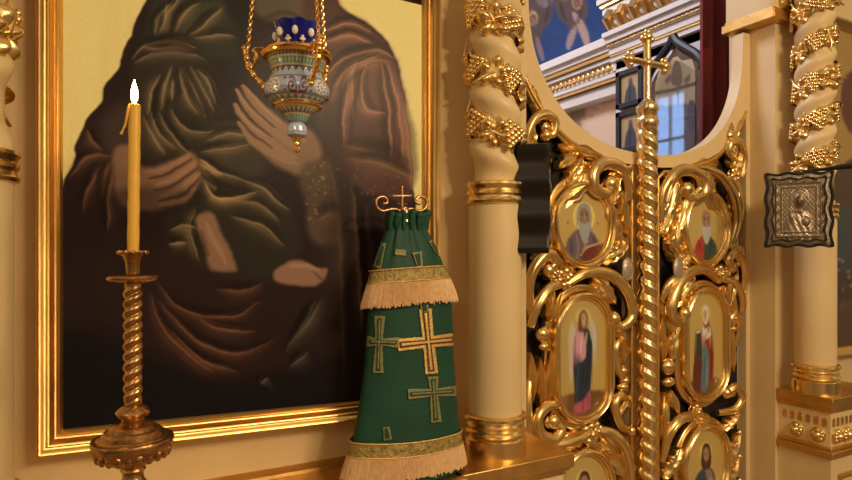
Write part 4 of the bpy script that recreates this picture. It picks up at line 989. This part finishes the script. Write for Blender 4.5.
# ================================================================== GREEN CLOTH COVER
bc = at(405, 474, -.152); bcx, bcy = bc.x-.005, -.162
tb = thing('cloth_cover', 'green embroidered cloth cover with gold crosses and fringes standing on the ledge by the column', 'cloth cover', (bcx,bcy,LZ))
dB = (at(405,400,bcy)-CAM).length
tt = (bcy+D)/ray(405,400).y; kb = tt/F
def bz(p): return EYE+(HZ-p)*kb
outline = [(474,346,464),(455,350,463),(440,352.5,462),(415,357,460),(390,361,458),(360,365,456),(330,367,455),(305,368.5,454),(290,370,452),(278,371,449),(265,374,445),(255,377,441),(245,381,436),(237,384,431),(230,387,427),(226,388.5,425.5),(221,387.5,427),(216,388,428),(213,390,427)]
NB = 96
def bsec(p):
    ps = [o[0] for o in outline][::-1]; l = np.interp(p, ps, [o[1] for o in outline][::-1]); r = np.interp(p, ps, [o[2] for o in outline][::-1])
    return (l+r)/2, (r-l)/2
def bpt(p, a, extra=0.0, fold=1.0):
    cxp, hw = bsec(p); q = max(0, (p-300)/174); nk = max(0, min(1, (275-p)/40))
    sx = (cxp-405)*kb; rx = hw*kb*1.05+extra; ry = hw*kb*.50+extra*.8
    wob = 1+fold*((.010+.012*q)*math.sin(5*a+1.0+p*.006)+.006*math.sin(9*a+2)*q+nk*.060*math.sin(11*a+.7)+nk*.035*math.sin(19*a))
    lx_, ly_ = rx*wob*math.cos(a), ry*wob*math.sin(a)
    return (bcx+(sx+lx_)*1.02, bcy+ly_, bz(p))
rows = []; N2 = 110
for i in range(N2+1):
    p = 474-(474-213)*i/N2; rows.append([bpt(p, 2*PI*k/NB) for k in range(NB)])
body = MB().grid(rows, closed_v=True); body.add(rows[-1], [tuple(range(NB))]); body.add(rows[0], [tuple(reversed(range(NB)))])
bvh = BVHTree.FromPolygons([Vector(v) for v in body.v], body.f)
body.build('cloth_body', GREEN, tb, smooth=80)
gt = MB()
for k in range(16):
    a = 2*PI*k/16; b0, b1, b2 = bpt(230,a), bpt(222,a), bpt(214,a)
    j_ = R.uniform(.7,1.25); up_ = R.uniform(-.008,.006); gt.tube([b0, b1, (b2[0],b2[1],b2[2]+up_)], [.005,.008*j_,.010*j_], 8)
    gt.ball((b2[0]+R.uniform(-.003,.003),b2[1],b2[2]+up_), .011*j_, 8, 6)
gt.build('gathered_neck', GREEN, tb, smooth=80)
def hem(p, a, dip): return p+dip*(.5-.5*math.cos(a-0))     # helper for sagging bands
def belt(name, f0, f1, ex, m, nrow=6, na=240, rip=0, bump=0):
    rows = []
    for i in range(nrow+1):
        q = i/nrow; rows.append([bpt(f0(2*PI*k/na)+(f1(2*PI*k/na)-f0(2*PI*k/na))*q, 2*PI*k/na, ex(q)+rip*math.sin(2*PI*k/na*120+math.sin(k)*.7)*q**.5, .8) for k in range(na)])
    return MB().grid(rows, closed_v=True).build(name, m, tb, smooth=60)
leftness = lambda a: .5-.5*math.cos(a)          # 1 on the left of the picture
front = lambda a: .5-.5*math.sin(a)
up0 = lambda a: 268+4*leftness(a)-3*front(a); up1 = lambda a: up0(a)+12.5
belt('upper_braid', up0, up1, lambda q: .0045+.004*q, BRAID)
lo0 = lambda a: 437-4*leftness(a)-1*front(a); lo1 = lambda a: lo0(a)+13
belt('lower_braid', lo0, lo1, lambda q: .006, BRAID)
for nm, f in (('u0',up0),('u1',up1),('l0',lo0),('l1',lo1)):
    MB().tube([bpt(f(2*PI*k/90), 2*PI*k/90, .008, .8) for k in range(90)], .0022, 6, closed=True).build('piping', EMBR, tb)
def fringe(p0, length, e0, e1):
    na = 1100; rows = []; g = random.Random(5); jag = [g.uniform(.86,1.03) for _ in range(275)]; rr = [g.uniform(-.004,.004) for _ in range(275)]
    for i in range(9):
        q = i/8; row = []
        for k in range(na):
            a = 2*PI*k/na; j = k//4; fl_ = (.0,.0022,.0026,.0008)[k % 4]
            row.append(bpt(p0(a)+length*jag[j]*q, a+rr[j]*q*1.2, e0+(e1-e0)*q**.8+fl_+rr[j]*q*.6, .8))
        rows.append(row)
    return MB().grid(rows, closed_v=True).build('fringe', FRINGE, tb, smooth=40)
fringe(up1, 24, .006, .017); fringe(lo1, 22, .006, .013)
def patch(name, poly, m, off=.0035, step=.55, parent=None):
    P = np.array(poly, float); x0, y0 = P.min(0); x1, y1 = P.max(0)
    nx_, ny_ = max(3, int((x1-x0)/step)), max(3, int((y1-y0)/step)); vs = {}; mb = MB()
    def inside(x, y):
        c = False
        for i in range(len(P)):
            (a, b), (c2, d) = P[i], P[(i+1) % len(P)]
            if (b > y) != (d > y) and x < (c2-a)*(y-b)/(d-b+1e-12)+a: c = not c
        return c
    def vert(i, j):
        if (i, j) not in vs:
            d = ray(x0+(x1-x0)*i/nx_, y0+(y1-y0)*j/ny_).normalized(); h = bvh.ray_cast(CAM, d)
            if h[0] is None: vs[(i, j)] = None
            else: vs[(i, j)] = len(mb.v); mb.v.append(tuple(h[0]-d*off))
        return vs[(i, j)]
    for i in range(nx_):
        for j in range(ny_):
            if inside(x0+(x1-x0)*(i+.5)/nx_, y0+(y1-y0)*(j+.5)/ny_):
                q = [vert(i,j), vert(i,j+1), vert(i+1,j+1), vert(i+1,j)]
                if None not in q: mb.f.append(tuple(q))
    if not mb.f: return None
    o = mb.build(name, m, parent or tb, smooth=80)
    s = o.modifiers.new('s', 'SOLIDIFY'); s.thickness = .0025; s.offset = 0
    return o
def rot2(p, c, a): 
    x, y = p[0]-c[0], p[1]-c[1]; return (c[0]+x*math.cos(a)-y*math.sin(a), c[1]+x*math.sin(a)+y*math.cos(a))
def cross_poly(c, up, dn, lf, rt, w_, fl=1.35, ang=0, up_dx=0):
    x, y = c; f = w_*fl
    q = [(x-w_,y-w_),(x-f,y-up),(x+f,y-up),(x+w_,y-w_),(x+rt,y-f),(x+rt,y+f),(x+w_,y+w_),(x+f,y+dn),(x-f,y+dn),(x-w_,y+w_),(x-lf,y+f),(x-lf,y-f)]
    return [rot2(p, c, ang) for p in q]
def bar(p0, p1, w0, w1):
    d = np.array(p1, float)-np.array(p0, float); n_ = np.array([-d[1], d[0]])/np.hypot(*d)
    return [tuple(np.array(p0)+n_*w0), tuple(np.array(p1)+n_*w1), tuple(np.array(p1)-n_*w1), tuple(np.array(p0)-n_*w0)]
def emb_cross(c, up, dn, lf, rt, w_, m, m2, ang=0, fl=1.25, label=None):
    o = patch('embroidered_cross', cross_poly(c, up, dn, lf, rt, w_, fl, ang), m)
    if o:
        if label: o['label'] = label
        i_ = w_*.42
        l1 = cross_poly(c, up-2.5, dn-2.5, lf-2.5, rt-2.5, i_, 1.3, ang)
        patch('stitched_line', l1, m2, .0065, .45, o)
        patch('stitched_core', cross_poly(c, up-4, dn-4, lf-4, rt-4, w_*.18, 1.3, ang), m, .008, .4, o)
emb_cross((428.5,342), 33, 32, 31, 27, 5.6, EMBR, EMBK, -.10, 1.12, 'large bright gold embroidered cross')
emb_cross((434,392.5), 16, 30, 26, 22, 3.9, EMBD, GREEN, -.07, 1.35, 'olive embroidered cross below the large one')
emb_cross((379,342), 26, 31, 12, 20, 3.6, EMBD, GREEN, .03, 1.5, 'olive embroidered cross at left')
for p0, p1, w0, w1 in (((384,243),(377,268),2.2,4.0), ((417,252),(420,267),5,2.6), ((424,303),(425,312),4.5,3.5), ((386,427),(388,440),3.2,4.2), ((431,240),(441,256),3,2)):
    o = patch('embroidered_cross_end', bar(p0, p1, w0, w1), EMBD); d_ = (p1[0]-p0[0])*.12, (p1[1]-p0[1])*.12
    patch('stitched_line', bar((p0[0]+d_[0],p0[1]+d_[1]), (p1[0]-d_[0],p1[1]-d_[1]), w0*.45, w1*.5), GREEN, .0065, .4, o)
patch('embroidered_cross_end', bar((395,252),(406,253),3,3), EMBD)
# metal finial through the neck
fn = MB(); fy = bcy-.01
def fp(px, py, dy=0): return tuple(at(px, py, fy+dy))
fn.tube([fp(405,222), fp(405,212), fp(404.5,207)], [.016,.013,.008], 12)
for s_ in (-1,1):
    c = 402.5
    q = cr([fp(c+s_*1,211), fp(c-1+s_*9,209), fp(c-1+s_*19,211), fp(c-1+s_*25,206), fp(c-1+s_*24,198.5), fp(c-1+s_*17,197), fp(c-1+s_*14,202), fp(c-1+s_*18,204)], 6)
    fn.tube([tuple(p) for p in q], .0042, 8); fn.ball(fp(c-1+s_*17.5,203.5), .005, 8, 6)
fn.tube([fp(402,210), fp(402,188)], .0040, 8); fn.tube([fp(394,196), fp(410,196)], .0036, 8)
for p in ((402,187.5),(393.5,196),(410.5,196)): fn.ball(fp(*p), .0052, 8, 6)
fn.tube([fp(397,203.5),fp(407,204.5)], .003, 6); fn.ball(fp(403,209.5), .010, 12, 8)
fi = fn.build('finial', COPPER, tb, smooth=60); fi['label'] = 'coppery cross finial with scrolls'

# ================================================================== INSIDE THE ALTAR
def framed(px0, px1, py0, py1, label):
    a, b = at_s(px0, py0, S2-.001), at_s(px1, py1, S2-.001)       # a further (left, top), b nearer (right, bottom)
    ya, yb, zt_, zb_ = a.y, b.y, (a.z+at_s(px1, py0, S2).z)/2, (b.z+at_s(px0, py1, S2).z)/2
    t = thing('framed_icon', label, 'icon', (S2,(ya+yb)/2,zb_), group='framed icons on the altar wall')
    f = MB()
    for y0, y1, z0, z1 in ((yb,ya,zt_-.03,zt_),(yb,ya,zb_,zb_+.03),(yb,yb+.03,zb_,zt_),(ya-.03,ya,zb_,zt_)): f.box((S2-.05,y0,z0),(S2-.001,y1,z1))
    f.build('frame', NAVY, t, smooth=0, bevel=.002)
    n1, n2 = 30, 44; P = [[(S2-.030, ya-.02+(yb-ya+.04)*i/n1, zt_-.02+(zb_-zt_+.04)*j/n2) for i in range(n1+1)] for j in range(n2+1)]
    X = [[-1+2*i/n1 for i in range(n1+1)] for j in range(n2+1)]; Y = [[1-2*j/n2 for i in range(n1+1)] for j in range(n2+1)]
    cv = Canvas(X, Y, mc(190,164,120)); cv.fill([(-.5,-1),(-.45,-.2),(-.2,.2),(-.15,.6),(.15,.6),(.25,.2),(.5,-.2),(.5,-1)], mc(70,70,82), .08); cv.spot(0,.5,.2,.2,mc(120,84,66)); cv.stroke([(0,.1),(-.1,-.9)], .14, mc(46,46,60))
    MB().grid(P).build('painted_icon', PAINTM, t, col=cv.c, smooth=0)
framed(621,647,70,107, 'upper of two dark-framed icons on the wall seen through the gate opening')
framed(621,647,111,152, 'lower of two dark-framed icons on the wall seen through the gate opening')
# tall shrine with a pointed hood
sh = thing('icon_shrine', 'tall brown pointed-arch icon shrine with glass, beyond the gate opening beside the curtain', 'shrine', (S2,.85,1.3))
ys0, ys1 = at_s(700,100,S2-.05).y-.02, at_s(652,100,S2-.05).y; ym = (ys0+ys1)/2; zs = at_s(676,74,S2-.05).z; za_ = at_s(675,40,S2-.06).z
ogee = lambda hw_, z0, z1: [(-hw_, z0), (-hw_*.96, z0+(z1-z0)*.18), (-hw_*.78, z0+(z1-z0)*.38), (-hw_*.42, z0+(z1-z0)*.62), (-hw_*.14, z0+(z1-z0)*.82), (0, z1), (hw_*.14, z0+(z1-z0)*.82), (hw_*.42, z0+(z1-z0)*.62), (hw_*.78, z0+(z1-z0)*.38), (hw_*.96, z0+(z1-z0)*.18), (hw_, z0)]
hw0 = (ys1-ys0)/2
MB().prism([(S2-.06, ym+u, z) for u, z in [(-hw0,1.3)]+ogee(hw0, zs-.05, za_-.03)+[(hw0,1.3)]], (.058,0,0)).build('case', WOODB, sh, smooth=0)
oo = ogee(hw0+.015, zs-.02, za_+.02)
MB().tube([(S2-.075, ym+u, z) for u, z in cr([(u, z) for u, z in oo[:6]], 4)]+[(S2-.075, ym+u, z) for u, z in cr([(u, z) for u, z in oo[5:]], 4)], .024, 8, nrm=(1,0,0)).build('hood', NAVY, sh)
hw1 = hw0*.80; n1, n2 = 60, 110; P = []
for j in range(n2+1):
    q = j/n2; z = 1.45+(za_-.10-1.45)*q; lim = np.interp(z, [1.4, zs-.03, zs+.06, za_-.14, za_-.10], [hw1, hw1, hw1*.78, hw1*.36, hw1*.12])
    P.append([(S2-.0615, ym-lim+2*lim*i/n1, z) for i in range(n1+1)])
A = np.array(P); X, Y = proj(A); cv = Canvas(X, Y, mc(196,180,140))
cv.fill([(673,66),(677,62),(681,66),(682,84),(672,84)], mc(112,88,76), .5); cv.spot(677,63,2.4,3,mc(96,72,62))
for x in (668,687): cv.fill([(x-3,80),(x+3,74),(x+3,80),(x-1,84)], mc(120,92,80), .5)
cv.stroke([(655,94),(700,83)], 2.4, mc(92,62,50), 1, taper=False); cv.stroke([(678,86),(679,140)], 1.6, mc(104,74,58), 1, taper=False)
for x, y in ((662,104),(692,100)): cv.fill([(x-4,y+30),(x-3,y+4),(x,y),(x+4,y+6),(x+5,y+30)], mc(74,60,70), .8)
cv.fill([(655,112),(700,108),(700,160),(655,160)], mc(64,66,92), 2, .9); cv.stroke([(656,124),(700,116)], 1.6, mc(52,44,48), .9, taper=False)
for k in range(40): cv.spot(R.uniform(656,698), R.uniform(100,160), 3, 3, mc(*R.choice([(60,66,110),(90,90,120),(50,44,56),(110,100,110)])), .5, .1)
MB().grid(P, flip=True).build('mosaic_panel', PAINTM, sh, col=cv.c, smooth=0)
gp = [(S2-.070, ym+u, z) for u, z in [(-hw1,1.45),(-hw1,zs-.02),(-hw1*.4,za_-.15),(0,za_-.11),(hw1*.4,za_-.15),(hw1,zs-.02),(hw1,1.45)]]
MB().prism(gp, (.004,0,0)).build('glass_pane', GLASS, sh, smooth=0)
# red curtain behind the right jamb
rows = []
for i in range(61):
    q = i/60; s_ = 2.545+.42*q; rows.append([(s_, .33+.022*math.sin(q*34)+.01*math.sin(q*13), z) for z in (.02,1.0,2.0,3.3)])
cu = MB().grid(rows).build('curtain', REDC, smooth=80); tag(cu, 'dark red curtain hanging just inside the gate opening at right', 'curtain')
cu.modifiers.new('s', 'SOLIDIFY').thickness = .004

# ================================================================== LIGHT
def area(name, loc, target, size, power, col):
    l = bpy.data.lights.new(name, 'AREA'); l.size = size; l.energy = power; l.color = col
    o = bpy.data.objects.new(name, l); C.objects.link(o); o.location = loc
    o.rotation_euler = (Vector(target)-Vector(loc)).to_track_quat('-Z', 'Y').to_euler(); return o
def point(loc, power, col, r=.03):
    l = bpy.data.lights.new('warm_point_light', 'POINT'); l.energy = power; l.color = col; l.shadow_soft_size = r
    o = bpy.data.objects.new('warm_point_light', l); C.objects.link(o); o.location = loc; return o
WARM = (1.0, .74, .44)
for k in range(8):                     # chandelier in the nave before the gates
    a = 2*PI*k/8; point((1.6+.42*math.cos(a), -3.1+.42*math.sin(a), 2.75), 18, WARM, .045)
for k in range(4): point((-.9+.2*math.cos(k*PI/2), -1.9+.2*math.sin(k*PI/2), 2.5), 2.8, WARM, .05)
point((kx+ox, ky, zz(92)), .35, (1,.6,.28), .008)
area('altar_fill_light', (.25,1.6,4.9), (3.2,1.5,2.6), 1.2, 62, (.82,.85,1.0))  # added daylight fill under the ceiling, set apart from the window
point((1.6,2.6,3.9), 20, (1,.80,.58), .15)  # added warm fill to brighten the altar cornice, no fixture here
w_ = bpy.data.worlds.new('church'); bpy.context.scene.world = w_; w_.use_nodes = True; nt = w_.node_tree; bg = nt.nodes['Background']
tc = nt.nodes.new('ShaderNodeTexCoord'); nz_ = nt.nodes.new('ShaderNodeTexNoise'); nz_.inputs['Scale'].default_value = 2.6; nz_.inputs['Detail'].default_value = 2
rp = nt.nodes.new('ShaderNodeValToRGB'); e = rp.color_ramp.elements
e[0].position = .42; e[0].color = (.12,.076,.035,1); e[1].position = .66; e[1].color = (1.35,.95,.50,1)
nt.links.new(tc.outputs['Generated'], nz_.inputs['Vector']); nt.links.new(nz_.outputs['Fac'], rp.inputs['Fac']); nt.links.new(rp.outputs['Color'], bg.inputs['Color'])
sx_ = nt.nodes.new('ShaderNodeSeparateXYZ'); mr_ = nt.nodes.new('ShaderNodeMapRange')
nt.links.new(tc.outputs['Generated'], sx_.inputs[0]); nt.links.new(sx_.outputs['Z'], mr_.inputs['Value'])
mr_.inputs['From Min'].default_value = -.25; mr_.inputs['From Max'].default_value = .35; mr_.inputs['To Min'].default_value = .10; mr_.inputs['To Max'].default_value = .52
nt.links.new(mr_.outputs[0], bg.inputs['Strength'])

# ================================================================== CAMERA
cd_ = bpy.data.cameras.new('camera'); co = bpy.data.objects.new('camera', cd_); C.objects.link(co)
co.location = CAM; co.rotation_euler = (PI/2, 0, -TH)
cd_.sensor_width = 36; cd_.lens = 36*F/852; cd_.shift_y = (HZ-240)/852; cd_.clip_start = .02
cd_.dof.use_dof = True; cd_.dof.focus_distance = 2.1; cd_.dof.aperture_fstop = 10
sc_ = bpy.context.scene; sc_.camera = co
sc_.view_settings.view_transform = 'Standard'; sc_.view_settings.look = 'None'; sc_.view_settings.gamma = 1
sc_.view_settings.exposure = 0.5; sc_.view_settings.use_curve_mapping = False
